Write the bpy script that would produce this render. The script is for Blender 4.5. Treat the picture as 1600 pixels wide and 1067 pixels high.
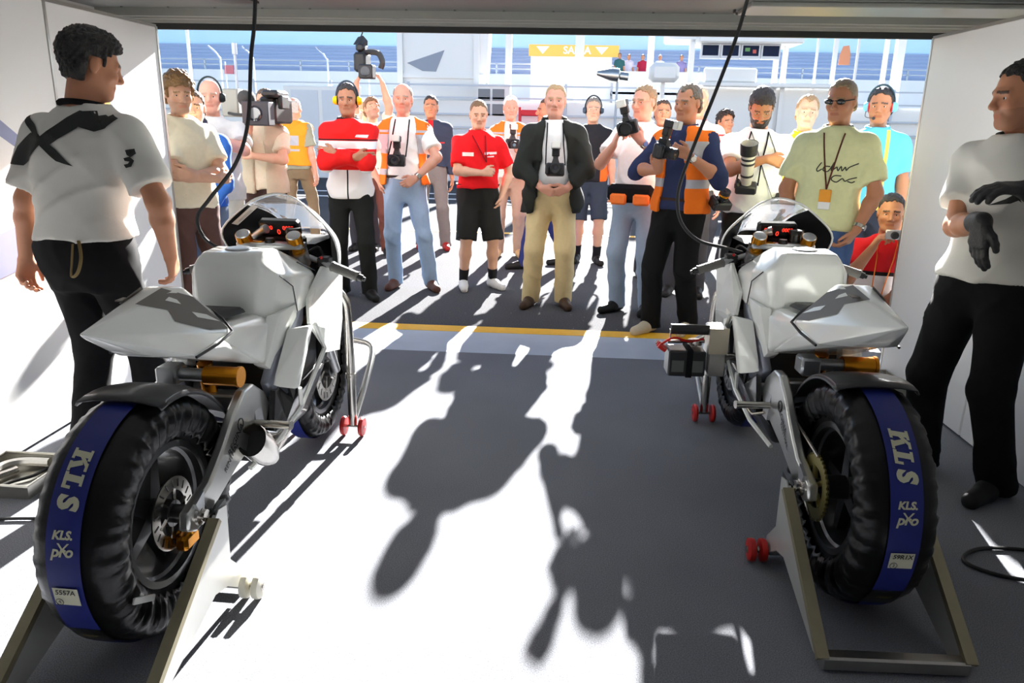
import bpy, bmesh, math, random
import numpy as np
from mathutils import Vector, Matrix, Euler
from mathutils.bvhtree import BVHTree
for o in list(bpy.data.objects): bpy.data.objects.remove(o)
S = bpy.context.scene
COL = S.collection
R = math.radians
PI = math.pi
random.seed(7)

# ------------------------------------------------------------------ camera
FPX, PITCH, YAW, ROLL = 1185.0, R(16.1), R(3.5), R(1.15)
f_ = Vector((-math.sin(YAW)*math.cos(PITCH), math.cos(YAW)*math.cos(PITCH), -math.sin(PITCH)))
r_ = Vector((math.cos(YAW), math.sin(YAW), 0)); u_ = r_.cross(f_)
r2 = r_*math.cos(ROLL)+u_*math.sin(ROLL); u2 = u_*math.cos(ROLL)-r_*math.sin(ROLL)
cam = bpy.data.cameras.new('camera'); camo = bpy.data.objects.new('camera', cam); COL.objects.link(camo)
cam.sensor_width = 36; cam.sensor_fit = 'HORIZONTAL'; cam.lens = FPX/1600*36
camo.matrix_world = Matrix(((r2.x, u2.x, -f_.x, 0), (r2.y, u2.y, -f_.y, 0), (r2.z, u2.z, -f_.z, 1.5), (0, 0, 0, 1)))
cam.clip_start = .05; cam.clip_end = 400
S.camera = camo

# ------------------------------------------------------------------ light
SUN_E = 52.0
SUN_AZ, SUN_EL = R(6.3), R(23.0)
w = bpy.data.worlds.new('world'); S.world = w; w.use_nodes = True
nt = w.node_tree; bgn = nt.nodes['Background']
sky = nt.nodes.new('ShaderNodeTexSky'); sky.sky_type = 'NISHITA'; sky.sun_disc = False
sky.sun_elevation = SUN_EL; sky.sun_rotation = SUN_AZ; sky.air_density = 1.0; sky.dust_density = 0.6
nt.links.new(sky.outputs[0], bgn.inputs[0]); bgn.inputs[1].default_value = 0.34
sl = bpy.data.lights.new('sun_offscreen', 'SUN'); sl.energy = SUN_E; sl.angle = R(.6); sl.color = (1, .975, .94)
so = bpy.data.objects.new('sun_offscreen', sl); COL.objects.link(so)
sd = Vector((math.sin(SUN_AZ)*math.cos(SUN_EL), math.cos(SUN_AZ)*math.cos(SUN_EL), math.sin(SUN_EL)))
so.rotation_euler = sd.to_track_quat('Z', 'Y').to_euler(); so.location = sd*20
vs = S.view_settings; vs.view_transform = 'Standard'; vs.look = 'None'; vs.exposure = 0.0; vs.gamma = 1; vs.use_curve_mapping = False

# ------------------------------------------------------------------ materials
MATS = {}
def lin(c):
    return tuple(((x/255)/12.92 if x/255 <= .04045 else ((x/255+.055)/1.055)**2.4) for x in c)
def newmat(name):
    m = bpy.data.materials.new(name); m.use_nodes = True
    return m, m.node_tree, m.node_tree.nodes['Principled BSDF']
def mat(name, c, rough=.5, metal=0, noise=0, nscale=30, bump=0, bscale=200, coat=0, spec=.5, emit=None, estr=0, trans=0, alpha=1, tint=False, sheen=0):
    if name in MATS: return MATS[name]
    m, t, b = newmat(name)
    c4 = (*c[:3], 1)
    b.inputs['Base Color'].default_value = c4; b.inputs['Roughness'].default_value = rough
    b.inputs['Metallic'].default_value = metal; b.inputs['Specular IOR Level'].default_value = spec
    b.inputs['Coat Weight'].default_value = coat; b.inputs['Coat Roughness'].default_value = .08
    b.inputs['Transmission Weight'].default_value = trans; b.inputs['Alpha'].default_value = alpha
    b.inputs['Sheen Weight'].default_value = sheen
    if emit: b.inputs['Emission Color'].default_value = (*emit, 1); b.inputs['Emission Strength'].default_value = estr
    src = None
    if noise:
        tc = t.nodes.new('ShaderNodeTexCoord'); n = t.nodes.new('ShaderNodeTexNoise'); n.inputs['Scale'].default_value = nscale; n.inputs['Detail'].default_value = 4
        t.links.new(tc.outputs['Object'], n.inputs['Vector'])
        mx = t.nodes.new('ShaderNodeMix'); mx.data_type = 'RGBA'
        mx.inputs[6].default_value = (*[x*(1-noise) for x in c[:3]], 1); mx.inputs[7].default_value = (*[min(1, x*(1+noise)) for x in c[:3]], 1)
        t.links.new(n.outputs['Fac'], mx.inputs[0]); src = mx.outputs[2]
    if tint:
        a = t.nodes.new('ShaderNodeAttribute'); a.attribute_name = 'tint'
        mm = t.nodes.new('ShaderNodeMix'); mm.data_type = 'RGBA'; mm.blend_type = 'MULTIPLY'; mm.inputs[0].default_value = 1
        if src: t.links.new(src, mm.inputs[6])
        else: mm.inputs[6].default_value = c4
        t.links.new(a.outputs['Color'], mm.inputs[7]); src = mm.outputs[2]
    if src: t.links.new(src, b.inputs['Base Color'])
    if bump:
        tc = t.nodes.new('ShaderNodeTexCoord'); n = t.nodes.new('ShaderNodeTexNoise'); n.inputs['Scale'].default_value = bscale; n.inputs['Detail'].default_value = 3
        t.links.new(tc.outputs['Object'], n.inputs['Vector'])
        bp = t.nodes.new('ShaderNodeBump'); bp.inputs['Strength'].default_value = bump; bp.inputs['Distance'].default_value = .01
        t.links.new(n.outputs['Fac'], bp.inputs['Height']); t.links.new(bp.outputs[0], b.inputs['Normal'])
    MATS[name] = m
    return m
def patmat(name, base, boxes, rough=.8, s=1.0, noise=.06):
    """cloth whose dyed panels are boxes in the garment's own space: (lo, hi, colour)"""
    m, t, b = newmat(name); N, Lk = t.nodes, t.links
    b.inputs['Roughness'].default_value = rough; b.inputs['Specular IOR Level'].default_value = .2
    tc = N.new('ShaderNodeTexCoord')
    nz = N.new('ShaderNodeTexNoise'); nz.inputs['Scale'].default_value = 25; Lk.new(tc.outputs['Object'], nz.inputs['Vector'])
    mx = N.new('ShaderNodeMix'); mx.data_type = 'RGBA'; mx.inputs[6].default_value = (*[x*(1-noise) for x in base], 1); mx.inputs[7].default_value = (*[min(1, x*(1+noise)) for x in base], 1)
    Lk.new(nz.outputs['Fac'], mx.inputs[0]); src = mx.outputs[2]
    for lo, hi, c in boxes:
        ce = [(a+d)/2*s for a, d in zip(lo, hi)]; hf = [(d-a)/2*s for a, d in zip(lo, hi)]
        v1 = N.new('ShaderNodeVectorMath'); v1.operation = 'SUBTRACT'; v1.inputs[1].default_value = ce; Lk.new(tc.outputs['Object'], v1.inputs[0])
        v2 = N.new('ShaderNodeVectorMath'); v2.operation = 'ABSOLUTE'; Lk.new(v1.outputs[0], v2.inputs[0])
        v3 = N.new('ShaderNodeVectorMath'); v3.operation = 'SUBTRACT'; v3.inputs[1].default_value = hf; Lk.new(v2.outputs[0], v3.inputs[0])
        sp = N.new('ShaderNodeSeparateXYZ'); Lk.new(v3.outputs[0], sp.inputs[0])
        a = N.new('ShaderNodeMath'); a.operation = 'MAXIMUM'; Lk.new(sp.outputs[0], a.inputs[0]); Lk.new(sp.outputs[1], a.inputs[1])
        d = N.new('ShaderNodeMath'); d.operation = 'MAXIMUM'; Lk.new(a.outputs[0], d.inputs[0]); Lk.new(sp.outputs[2], d.inputs[1])
        l = N.new('ShaderNodeMath'); l.operation = 'LESS_THAN'; l.inputs[1].default_value = 0; Lk.new(d.outputs[0], l.inputs[0])
        k = N.new('ShaderNodeMix'); k.data_type = 'RGBA'; Lk.new(l.outputs[0], k.inputs[0]); Lk.new(src, k.inputs[6]); k.inputs[7].default_value = (*c, 1); src = k.outputs[2]
    Lk.new(src, b.inputs['Base Color'])
    return m

WHITE = lin((238, 238, 236))
M_white = mat('white_paint', lin((226, 226, 224)), .35, noise=.02)
M_panel = mat('wall_panel', lin((228, 228, 228)), .45, noise=.015, nscale=3)
M_alu = mat('brushed_aluminium', lin((190, 188, 182)), .32, 1, noise=.08, nscale=60)
M_steel = mat('stainless_steel', lin((196, 192, 184)), .22, 1, noise=.05, nscale=20)
M_dark = mat('black_plastic', (.012, .012, .013), .35)
M_rubber = mat('black_rubber', (.015, .015, .016), .6)
M_blackcloth = mat('black_cloth', (.009, .009, .010), .9, noise=.3, spec=.12)
M_bikewhite = mat('gloss_white_bodywork', lin((240, 242, 236)), .22, coat=.6, noise=.012, nscale=5)
M_carbon = mat('carbon_black', (.02, .02, .022), .25, coat=.5)
M_gold = mat('gold_anodised', lin((214, 140, 30)), .25, .9)
M_red = mat('red_plastic', lin((205, 30, 22)), .3)
M_redled = mat('red_led', (.4, .01, .01), .4, emit=(1, .04, .02), estr=1.6)
M_glass = mat('clear_screen', (.75, .78, .8), .05, trans=.85, alpha=.35)

# ------------------------------------------------------------------ object helpers
def link(o, parent=None):
    COL.objects.link(o)
    if parent is not None: o.parent = parent
    return o
def tag(o, label, cat, group=None, kind=None):
    if label: o['label'] = label
    if cat: o['category'] = cat
    if group: o['group'] = group
    if kind: o['kind'] = kind
    return o
def thing(name, label, cat, loc=(0, 0, 0), rz=0, group=None):
    o = bpy.data.objects.new(name, None); o.empty_display_size = .1; link(o)
    o.location = loc; o.rotation_euler = (0, 0, rz)
    return tag(o, label, cat, group)
def children(o): return [c for c in bpy.data.objects if c.parent == o]
def copy_tree(o, parent=None, kids=None):
    if kids is None:
        kids = {}
        for c in bpy.data.objects:
            if c.parent: kids.setdefault(c.parent, []).append(c)
    c = o.copy(); link(c, parent)
    for k in kids.get(o, []): copy_tree(k, c, kids)
    return c

class MB:
    """collects solids into one mesh"""
    def __init__(s): s.v = []; s.f = []; s.m = []; s.T = Matrix()
    def _add(s, vs, fs, mi=0):
        n = len(s.v); s.v += [s.T @ Vector(v) for v in vs]; s.f += [tuple(i+n for i in f) for f in fs]; s.m += [mi]*len(fs)
        return s
    def box(s, lo, hi, mi=0, bev=0):
        x0, y0, z0 = lo; x1, y1, z1 = hi
        if bev:
            b = min(bev, (x1-x0)*.45, (y1-y0)*.45, (z1-z0)*.45); vs = []
            for X in ((x0, 1), (x1, -1)):
                for Y in ((y0, 1), (y1, -1)):
                    for Z in ((z0, 1), (z1, -1)):
                        vs += [(X[0], Y[0]+b*Y[1], Z[0]+b*Z[1]), (X[0]+b*X[1], Y[0], Z[0]+b*Z[1]), (X[0]+b*X[1], Y[0]+b*Y[1], Z[0])]
            return s.hull(vs, mi)
        vs = [(x0, y0, z0), (x1, y0, z0), (x1, y1, z0), (x0, y1, z0), (x0, y0, z1), (x1, y0, z1), (x1, y1, z1), (x0, y1, z1)]
        return s._add(vs, [(0, 3, 2, 1), (4, 5, 6, 7), (0, 1, 5, 4), (1, 2, 6, 5), (2, 3, 7, 6), (3, 0, 4, 7)], mi)
    def hull(s, pts, mi=0):
        bm = bmesh.new()
        for p in pts: bm.verts.new(p)
        r = bmesh.ops.convex_hull(bm, input=bm.verts)
        bmesh.ops.delete(bm, geom=[g for g in r['geom_interior'] if isinstance(g, bmesh.types.BMVert)], context='VERTS')
        bmesh.ops.dissolve_limit(bm, angle_limit=.02, verts=bm.verts, edges=bm.edges)
        bm.verts.index_update()
        vs = [v.co.copy() for v in bm.verts]; fs = [tuple(v.index for v in f.verts) for f in bm.faces]; bm.free()
        return s._add(vs, fs, mi)
    def bhull(s, pts, bev=.01, seg=2, mi=0):
        bm = bmesh.new()
        for p in pts: bm.verts.new(p)
        r = bmesh.ops.convex_hull(bm, input=bm.verts)
        bmesh.ops.delete(bm, geom=[g for g in r['geom_interior'] if isinstance(g, bmesh.types.BMVert)], context='VERTS')
        bmesh.ops.dissolve_limit(bm, angle_limit=.05, verts=bm.verts, edges=bm.edges)
        bmesh.ops.bevel(bm, geom=bm.edges[:], offset=bev, segments=seg, profile=.5, affect='EDGES', clamp_overlap=True)
        bm.verts.index_update()
        vs = [v.co.copy() for v in bm.verts]; fs = [tuple(v.index for v in f.verts) for f in bm.faces]; bm.free()
        return s._add(vs, fs, mi)
    def cyl(s, a, b, r, n=12, r2=None, mi=0, cap=True, sx=1.0):
        a, b = Vector(a), Vector(b); r2 = r if r2 is None else r2; d = (b-a).normalized()
        u = d.orthogonal().normalized(); v = d.cross(u)
        if abs(d.z) < .9: u = Vector((0, 0, 1)).cross(d).normalized(); v = d.cross(u)
        vs = [a+(u*math.cos(2*PI*i/n)*sx+v*math.sin(2*PI*i/n))*r for i in range(n)]+[b+(u*math.cos(2*PI*i/n)*sx+v*math.sin(2*PI*i/n))*r2 for i in range(n)]
        fs = [(i, (i+1) % n, n+(i+1) % n, n+i) for i in range(n)]
        if cap: fs += [tuple(range(n))[::-1], tuple(range(n, 2*n))]
        return s._add(vs, fs, mi)
    def tube(s, pts, r, n=8, mi=0, closed=False, flat=1.0):
        P = [Vector(p) for p in pts]; m = len(P); vs = []; up = None
        for i in range(m):
            d = (P[(i+1) % m]-P[i-1]) if closed else (P[min(i+1, m-1)]-P[max(i-1, 0)])
            d.normalize()
            if up is None: up = d.orthogonal().normalized()
            up = (up-d*up.dot(d))
            up = up.normalized() if up.length > 1e-5 else d.orthogonal().normalized()
            v = d.cross(up); rr = r[i] if isinstance(r, (list, tuple)) else r
            vs += [P[i]+(up*math.cos(2*PI*k/n)+v*math.sin(2*PI*k/n)*flat)*rr for k in range(n)]
        fs = []
        for i in range(m if closed else m-1):
            j = (i+1) % m
            fs += [(i*n+k, i*n+(k+1) % n, j*n+(k+1) % n, j*n+k) for k in range(n)]
        if not closed: fs += [tuple(range(n))[::-1], tuple(range((m-1)*n, m*n))]
        return s._add(vs, fs, mi)
    def lathe(s, prof, o=(0, 0, 0), axis=(0, 0, 1), n=24, mi=0, close=False):
        o = Vector(o); ax = Vector(axis).normalized(); u = ax.orthogonal().normalized(); v = ax.cross(u); m = len(prof); vs = []
        for r, h in prof:
            vs += [o+ax*h+(u*math.cos(2*PI*k/n)+v*math.sin(2*PI*k/n))*r for k in range(n)]
        fs = []
        for i in range(m if close else m-1):
            j = (i+1) % m
            fs += [(i*n+k, i*n+(k+1) % n, j*n+(k+1) % n, j*n+k) for k in range(n)]
        if not close:
            if prof[0][0] > 1e-4: fs.append(tuple(range(n))[::-1])
            if prof[-1][0] > 1e-4: fs.append(tuple(range((m-1)*n, m*n)))
        return s._add(vs, fs, mi)
    def prism(s, poly, o, u, v, t, mi=0):
        """poly in (u,v) plane from o, extruded by vector t"""
        o, u, v, t = Vector(o), Vector(u), Vector(v), Vector(t); n = len(poly)
        a = [o+u*p+v*q for p, q in poly]; vs = a+[x+t for x in a]
        fs = [tuple(range(n))[::-1], tuple(range(n, 2*n))]+[(i, (i+1) % n, n+(i+1) % n, n+i) for i in range(n)]
        return s._add(vs, fs, mi)
    def ell(s, c, r, n=12, m=8, mi=0):
        c = Vector(c); vs = [c+Vector((0, 0, -r[2]))]
        for j in range(1, m):
            ph = -PI/2+PI*j/m
            vs += [c+Vector((r[0]*math.cos(ph)*math.cos(2*PI*i/n), r[1]*math.cos(ph)*math.sin(2*PI*i/n), r[2]*math.sin(ph))) for i in range(n)]
        vs.append(c+Vector((0, 0, r[2]))); fs = [(0, 1+(i+1) % n, 1+i) for i in range(n)]
        for j in range(m-2):
            fs += [(1+j*n+i, 1+j*n+(i+1) % n, 1+(j+1)*n+(i+1) % n, 1+(j+1)*n+i) for i in range(n)]
        e = len(vs)-1; fs += [(1+(m-2)*n+i, 1+(m-2)*n+(i+1) % n, e) for i in range(n)]
        return s._add(vs, fs, mi)
    def build(s, name, mats, parent=None, smooth=40):
        me = bpy.data.meshes.new(name); me.from_pydata([tuple(v) for v in s.v], [], s.f)
        bm = bmesh.new(); bm.from_mesh(me); bmesh.ops.recalc_face_normals(bm, faces=bm.faces[:]); bm.to_mesh(me); bm.free()
        if not isinstance(mats, (list, tuple)): mats = [mats]
        for m in mats: me.materials.append(m)
        if len(mats) > 1: me.polygons.foreach_set('material_index', s.m)
        if smooth:
            me.polygons.foreach_set('use_smooth', [True]*len(me.polygons))
            me.set_sharp_from_angle(angle=R(smooth))
        o = bpy.data.objects.new(name, me)
        return link(o, parent)
def catmull(P, n=8, closed=False):
    P = [Vector(p) for p in P]; out = []; m = len(P)
    for i in range(m if closed else m-1):
        p0 = P[(i-1) % m] if closed else P[max(i-1, 0)]; p1 = P[i]; p2 = P[(i+1) % m]; p3 = P[(i+2) % m] if closed else P[min(i+2, m-1)]
        for k in range(n):
            t = k/n; out.append(.5*((2*p1)+(-p0+p2)*t+(2*p0-5*p1+4*p2-p3)*t*t+(-p0+3*p1-3*p2+p3)*t**3))
    if not closed: out.append(P[-1])
    return out

def text_mesh(txt, size, shear=0.0, offset=0.0, res=3):
    """flat letters as (verts, faces), centred on 0"""
    c = bpy.data.curves.new('lettering', 'FONT'); c.body = txt; c.size = size; c.shear = shear; c.offset = offset; c.align_x = 'CENTER'; c.align_y = 'CENTER'; c.resolution_u = res; c.fill_mode = 'FRONT'
    o = bpy.data.objects.new('lettering', c); COL.objects.link(o)
    dg = bpy.context.evaluated_depsgraph_get(); me = bpy.data.meshes.new_from_object(o.evaluated_get(dg))
    vs = [v.co.copy() for v in me.vertices]; fs = [tuple(p.vertices) for p in me.polygons]
    bpy.data.objects.remove(o); bpy.data.curves.remove(c); bpy.data.meshes.remove(me)
    return vs, fs
def flat_text(name, txt, size, o, u, v, m, parent=None, shear=0, offset=0, fn=None):
    vs, fs = text_mesh(txt, size, shear, offset)
    o, u, v = Vector(o), Vector(u), Vector(v)
    mb = MB(); mb._add([fn(p.x, p.y) if fn else o+u*p.x+v*p.y for p in vs], fs)
    me = bpy.data.meshes.new(name); me.from_pydata([tuple(p) for p in mb.v], [], mb.f); me.materials.append(m)
    return link(bpy.data.objects.new(name, me), parent)
def decal(name, polys, target, o, u, v, dirn, m, parent, off=.002, cuts=3):
    """dyed print: flat outlines laid onto the surface of target along dirn"""
    bvh = BVHTree.FromObject(target, bpy.context.evaluated_depsgraph_get())
    o, u, v, dirn = Vector(o), Vector(u), Vector(v), Vector(dirn).normalized()
    bm = bmesh.new()
    for poly in polys:
        bm.faces.new([bm.verts.new(o+u*p+v*q) for p, q in poly])
    bmesh.ops.triangulate(bm, faces=bm.faces[:])
    for _ in range(cuts):
        bmesh.ops.subdivide_edges(bm, edges=[e for e in bm.edges if e.calc_length() > .02], cuts=1)
        bmesh.ops.triangulate(bm, faces=bm.faces[:])
    lost = []
    for vt in bm.verts:
        h = bvh.ray_cast(vt.co-dirn*.5, dirn)
        if h[0]: vt.co = h[0]-dirn*off
        else: lost.append(vt)
    bmesh.ops.delete(bm, geom=lost, context='VERTS')
    me = bpy.data.meshes.new(name); bm.to_mesh(me); bm.free(); me.materials.append(m)
    return link(bpy.data.objects.new(name, me), parent)
# ================================================================== SETTING
def struct(name, mb, m, parent=None, smooth=0):
    o = mb.build(name, m, parent, smooth=smooth)
    if parent is None: o['kind'] = 'structure'
    return o
def carpet_mat():
    m, t, b = newmat('grey_carpet'); N, L = t.nodes, t.links
    tc = N.new('ShaderNodeTexCoord'); n = N.new('ShaderNodeTexNoise'); n.inputs['Scale'].default_value = 260; n.inputs['Detail'].default_value = 3
    n2 = N.new('ShaderNodeTexNoise'); n2.inputs['Scale'].default_value = 1.6; n2.inputs['Detail'].default_value = 5
    L.new(tc.outputs['Object'], n.inputs['Vector']); L.new(tc.outputs['Object'], n2.inputs['Vector'])
    cr = N.new('ShaderNodeValToRGB'); cr.color_ramp.elements[0].position = .3; cr.color_ramp.elements[1].position = .72
    cr.color_ramp.elements[0].color = (.125, .130, .146, 1); cr.color_ramp.elements[1].color = (.27, .28, .305, 1)
    L.new(n.outputs['Fac'], cr.inputs[0])
    mx = N.new('ShaderNodeMix'); mx.data_type = 'RGBA'; mx.blend_type = 'MULTIPLY'; mx.inputs[0].default_value = 1
    c2 = N.new('ShaderNodeValToRGB'); c2.color_ramp.elements[0].color = (.82, .82, .82, 1); c2.color_ramp.elements[1].color = (1.15, 1.15, 1.15, 1); L.new(n2.outputs['Fac'], c2.inputs[0])
    L.new(cr.outputs[0], mx.inputs[6]); L.new(c2.outputs[0], mx.inputs[7]); L.new(mx.outputs[2], b.inputs['Base Color'])
    b.inputs['Roughness'].default_value = .95; b.inputs['Specular IOR Level'].default_value = .03
    bp = N.new('ShaderNodeBump'); bp.inputs['Strength'].default_value = .5; bp.inputs['Distance'].default_value = .004; L.new(n.outputs['Fac'], bp.inputs['Height']); L.new(bp.outputs[0], b.inputs['Normal'])
    return m
def asphalt_mat():
    m, t, b = newmat('asphalt'); N, L = t.nodes, t.links
    tc = N.new('ShaderNodeTexCoord'); n = N.new('ShaderNodeTexNoise'); n.inputs['Scale'].default_value = 90; n.inputs['Detail'].default_value = 4
    n2 = N.new('ShaderNodeTexNoise'); n2.inputs['Scale'].default_value = .9; n2.inputs['Detail'].default_value = 6
    v = N.new('ShaderNodeTexVoronoi'); v.inputs['Scale'].default_value = 9
    for x in (n, n2, v): L.new(tc.outputs['Object'], x.inputs['Vector'])
    cr = N.new('ShaderNodeValToRGB'); cr.color_ramp.elements[0].position = .25; cr.color_ramp.elements[1].position = .8
    cr.color_ramp.elements[0].color = (.05, .051, .056, 1); cr.color_ramp.elements[1].color = (.115, .116, .123, 1); L.new(n.outputs['Fac'], cr.inputs[0])
    c2 = N.new('ShaderNodeValToRGB'); c2.color_ramp.elements[0].color = (.75, .75, .75, 1); c2.color_ramp.elements[1].color = (1.2, 1.2, 1.2, 1); L.new(n2.outputs['Fac'], c2.inputs[0])
    mx = N.new('ShaderNodeMix'); mx.data_type = 'RGBA'; mx.blend_type = 'MULTIPLY'; mx.inputs[0].default_value = 1; L.new(cr.outputs[0], mx.inputs[6]); L.new(c2.outputs[0], mx.inputs[7])
    c3 = N.new('ShaderNodeValToRGB'); c3.color_ramp.elements[0].color = (1, 1, 1, 1); c3.color_ramp.elements[1].color = (0, 0, 0, 1); c3.color_ramp.elements[0].position = .03; c3.color_ramp.elements[1].position = .06; L.new(v.outputs['Distance'], c3.inputs[0])
    m2 = N.new('ShaderNodeMix'); m2.data_type = 'RGBA'; L.new(c3.outputs[0], m2.inputs[0]); L.new(mx.outputs[2], m2.inputs[6]); m2.inputs[7].default_value = (.3, .3, .3, 1)
    L.new(m2.outputs[2], b.inputs['Base Color']); b.inputs['Roughness'].default_value = .95; b.inputs['Specular IOR Level'].default_value = .03
    bp = N.new('ShaderNodeBump'); bp.inputs['Strength'].default_value = .35; bp.inputs['Distance'].default_value = .006; L.new(n.outputs['Fac'], bp.inputs['Height']); L.new(bp.outputs[0], b.inputs['Normal'])
    return m
M_carpet = carpet_mat(); M_asph = asphalt_mat()
M_strip = mat('painted_concrete', lin((168, 180, 194)), .6, noise=.08, nscale=6)
M_yline = mat('yellow_road_paint', lin((232, 176, 20)), .6, noise=.12, nscale=20)
M_wline = mat('white_road_paint', lin((215, 218, 222)), .6, noise=.08, nscale=10)
M_ceil = mat('ceiling_white', lin((226, 228, 228)), .7, noise=.05, nscale=3)
M_hdr = mat('shutter_box_grey', lin((98, 101, 99)), .55, .0, noise=.08, nscale=8)
M_hdr2 = mat('shutter_rail_light', lin((158, 159, 153)), .4, .3, noise=.06, nscale=12)
M_wallgrey = mat('outer_wall_grey', lin((205, 205, 205)), .8, noise=.05, nscale=3)
M_facade = mat('facade_grey', lin((110, 112, 116)), .8, noise=.04, nscale=2)

struct('floor', MB().box((-2.9, -3.5, -.06), (2.5, 4.88, 0)), M_carpet)
struct('trim_1', MB().box((-6, 4.88, -.06), (6, 5.40, 0.0)), M_strip)
struct('trim_2', MB().box((-6, 5.40, -.06), (6, 5.56, 0.002)), M_yline)
struct('ground', MB().box((-45, 5.56, -.06), (45, 21, 0)), M_asph)
struct('ground_far', MB().box((-45, 21, -.06), (45, 60, 0)), mat('pale_bounce_ground', lin((176, 176, 172)), .85, noise=.06, nscale=1))  # mostly unseen ground, added pale to bounce sunlight onto the grandstand
for i, (y, wd, m) in enumerate(((15.2, .16, M_wline), (16.3, .16, M_wline), (10.6, .12, M_yline))):
    struct('trim_%d' % (i+3), MB().box((-30, y, 0.0), (30, y+wd, .004)), m)
struct('ceiling', MB().box((-2.9, -3.5, 2.5), (2.5, 4.9, 2.6)), M_ceil)
struct('wall_back', MB().box((-2.9, -3.6, 0), (2.5, -3.5, 2.5)), M_panel)
struct('wall_outer_left', MB().box((-3.0, -3.5, 0), (-2.9, 5.0, 2.5)), M_wallgrey)
struct('wall_outer_right', MB().box((2.5, -3.5, 0), (2.6, 5.0, 2.5)), M_wallgrey)
fc = MB().box((-14, 4.9, 0), (-3.0, 5.1, 6)).box((2.6, 4.9, 0), (14, 5.1, 6)).box((-3.0, 5.0, 2.12), (2.6, 5.1, 6))
struct('wall_front', fc, M_facade)

def panel_wall(name, x, ys, face, edges):
    root = bpy.data.objects.new(name, None); link(root); root['kind'] = 'structure'
    for a, b in zip(ys[:-1], ys[1:]):
        y0, y1 = min(a, b)+.006, max(a, b)-.006
        MB().box((x-.02, y0, .012), (x+.02, y1, 2.0), bev=.004).build('panel', M_panel, root, smooth=0)
    for y in edges:
        e = MB().box((x-.024, y-.011, 0), (x+.024, y+.011, 2.004), bev=.003)
        e.build('edge_profile', M_alu, root, smooth=0)
    MB().box((x-.022, min(ys), 2.0), (x+.022, max(ys), 2.014)).build('top_rail', M_alu, root, smooth=0)
    return root
lw = panel_wall('wall_left', -2.44, [4.65, 3.64, 2.63, 1.62, .6, -.4, -1.4, -2.4, -3.4], 1, [4.65, 3.64, 2.63, 1.62, .6])
rw = panel_wall('wall_right', 2.08, [4.74, 3.72, 2.7, 1.68, .66, -.4, -1.4, -2.4, -3.4], -1, [4.74])
# team emblem printed on the partition panels: grey blades with a yellow edge
M_emg = mat('emblem_grey', lin((168, 172, 190)), .5); M_emy = mat('emblem_yellow', lin((250, 190, 10)), .5); M_emb = mat('emblem_blue_grey', lin((140, 146, 178)), .5)
def wall_print(root, x, sx, polys, m, name='emblem'):
    mb = MB()
    for p in polys: mb.prism(p, (x, 0, 0), (0, 1, 0), (0, 0, 1), (sx*.0015, 0, 0))
    return mb.build(name, m, root, smooth=0)
wall_print(lw, -2.4195, 1, [[(3.98, 1.70), (4.18, 1.72), (4.24, 1.70), (4.17, 1.60), (4.24, 1.50), (4.17, 1.40), (3.92, 1.42), (3.90, 1.52)]], M_emg)
wall_print(lw, -2.4175, 1, [[(3.98, 1.66), (4.03, 1.66), (4.08, 1.555), (4.02, 1.47), (3.985, 1.49), (4.03, 1.56)], [(3.90, 1.435), (4.17, 1.425), (4.18, 1.385), (3.88, 1.395)]], M_emy)
wall_print(lw, -2.4195, 1, [[(3.03, 1.66), (3.10, 1.56), (3.34, 1.40), (3.40, 1.30), (3.12, 1.46)], [(3.05, .98), (3.5, 1.06), (3.5, .86), (3.05, .80)]], M_emb)
wall_print(rw, 2.0595, -1, [[(3.30, 1.45), (3.42, 1.47), (3.50, 1.36), (3.42, 1.25), (3.34, 1.26)]], M_emb)
wall_print(rw, 2.0575, -1, [[(3.42, 1.42), (3.54, 1.30), (3.42, 1.24), (3.44, 1.32)]], M_emy)

# roller shutter box over the opening
struct('trim_10', MB().box((-3, 4.965, 2.022), (2.6, 5.0, 2.2)), mat('shutter_edge_black', (.015, .016, .016), .6))
rail = MB().box((-3, 4.925, 2.057), (2.6, 4.965, 2.11)).box((-3, 4.885, 2.073), (2.6, 4.925, 2.13)).box((-3, 4.845, 2.085), (2.6, 4.885, 2.15))
struct('trim_11', rail, M_hdr2)
sb = struct('trim_12', MB().box((-3, 4.30, 2.13), (2.6, 4.845, 2.5)), M_hdr)
mb0 = MB().cyl((0, 0, 0), (0, 0, -.006), .007, 8)
rv = None
for i in range(19):
    x = -2.7+i*.29
    if rv is None: rv = mb0.build('rivet', M_hdr, sb); o = rv
    else: o = rv.copy(); link(o, sb)
    o.location = (x, 4.80, 2.13)
MB().box((.95, 4.35, 2.105), (2.55, 4.70, 2.13), bev=.004).build('cover_plate', M_hdr2, sb, smooth=0)
MB().tube(catmull([(.93, 4.62, 2.16), (.925, 4.66, 2.125), (.94, 4.70, 2.115), (1.0, 4.72, 2.11)], 5), .008, 6).build('cable_end', M_dark, sb)
MB().box((-2.0, 4.32, 2.118), (-1.75, 4.55, 2.13)).build('vent_slot', M_dark, sb, smooth=0)

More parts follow.
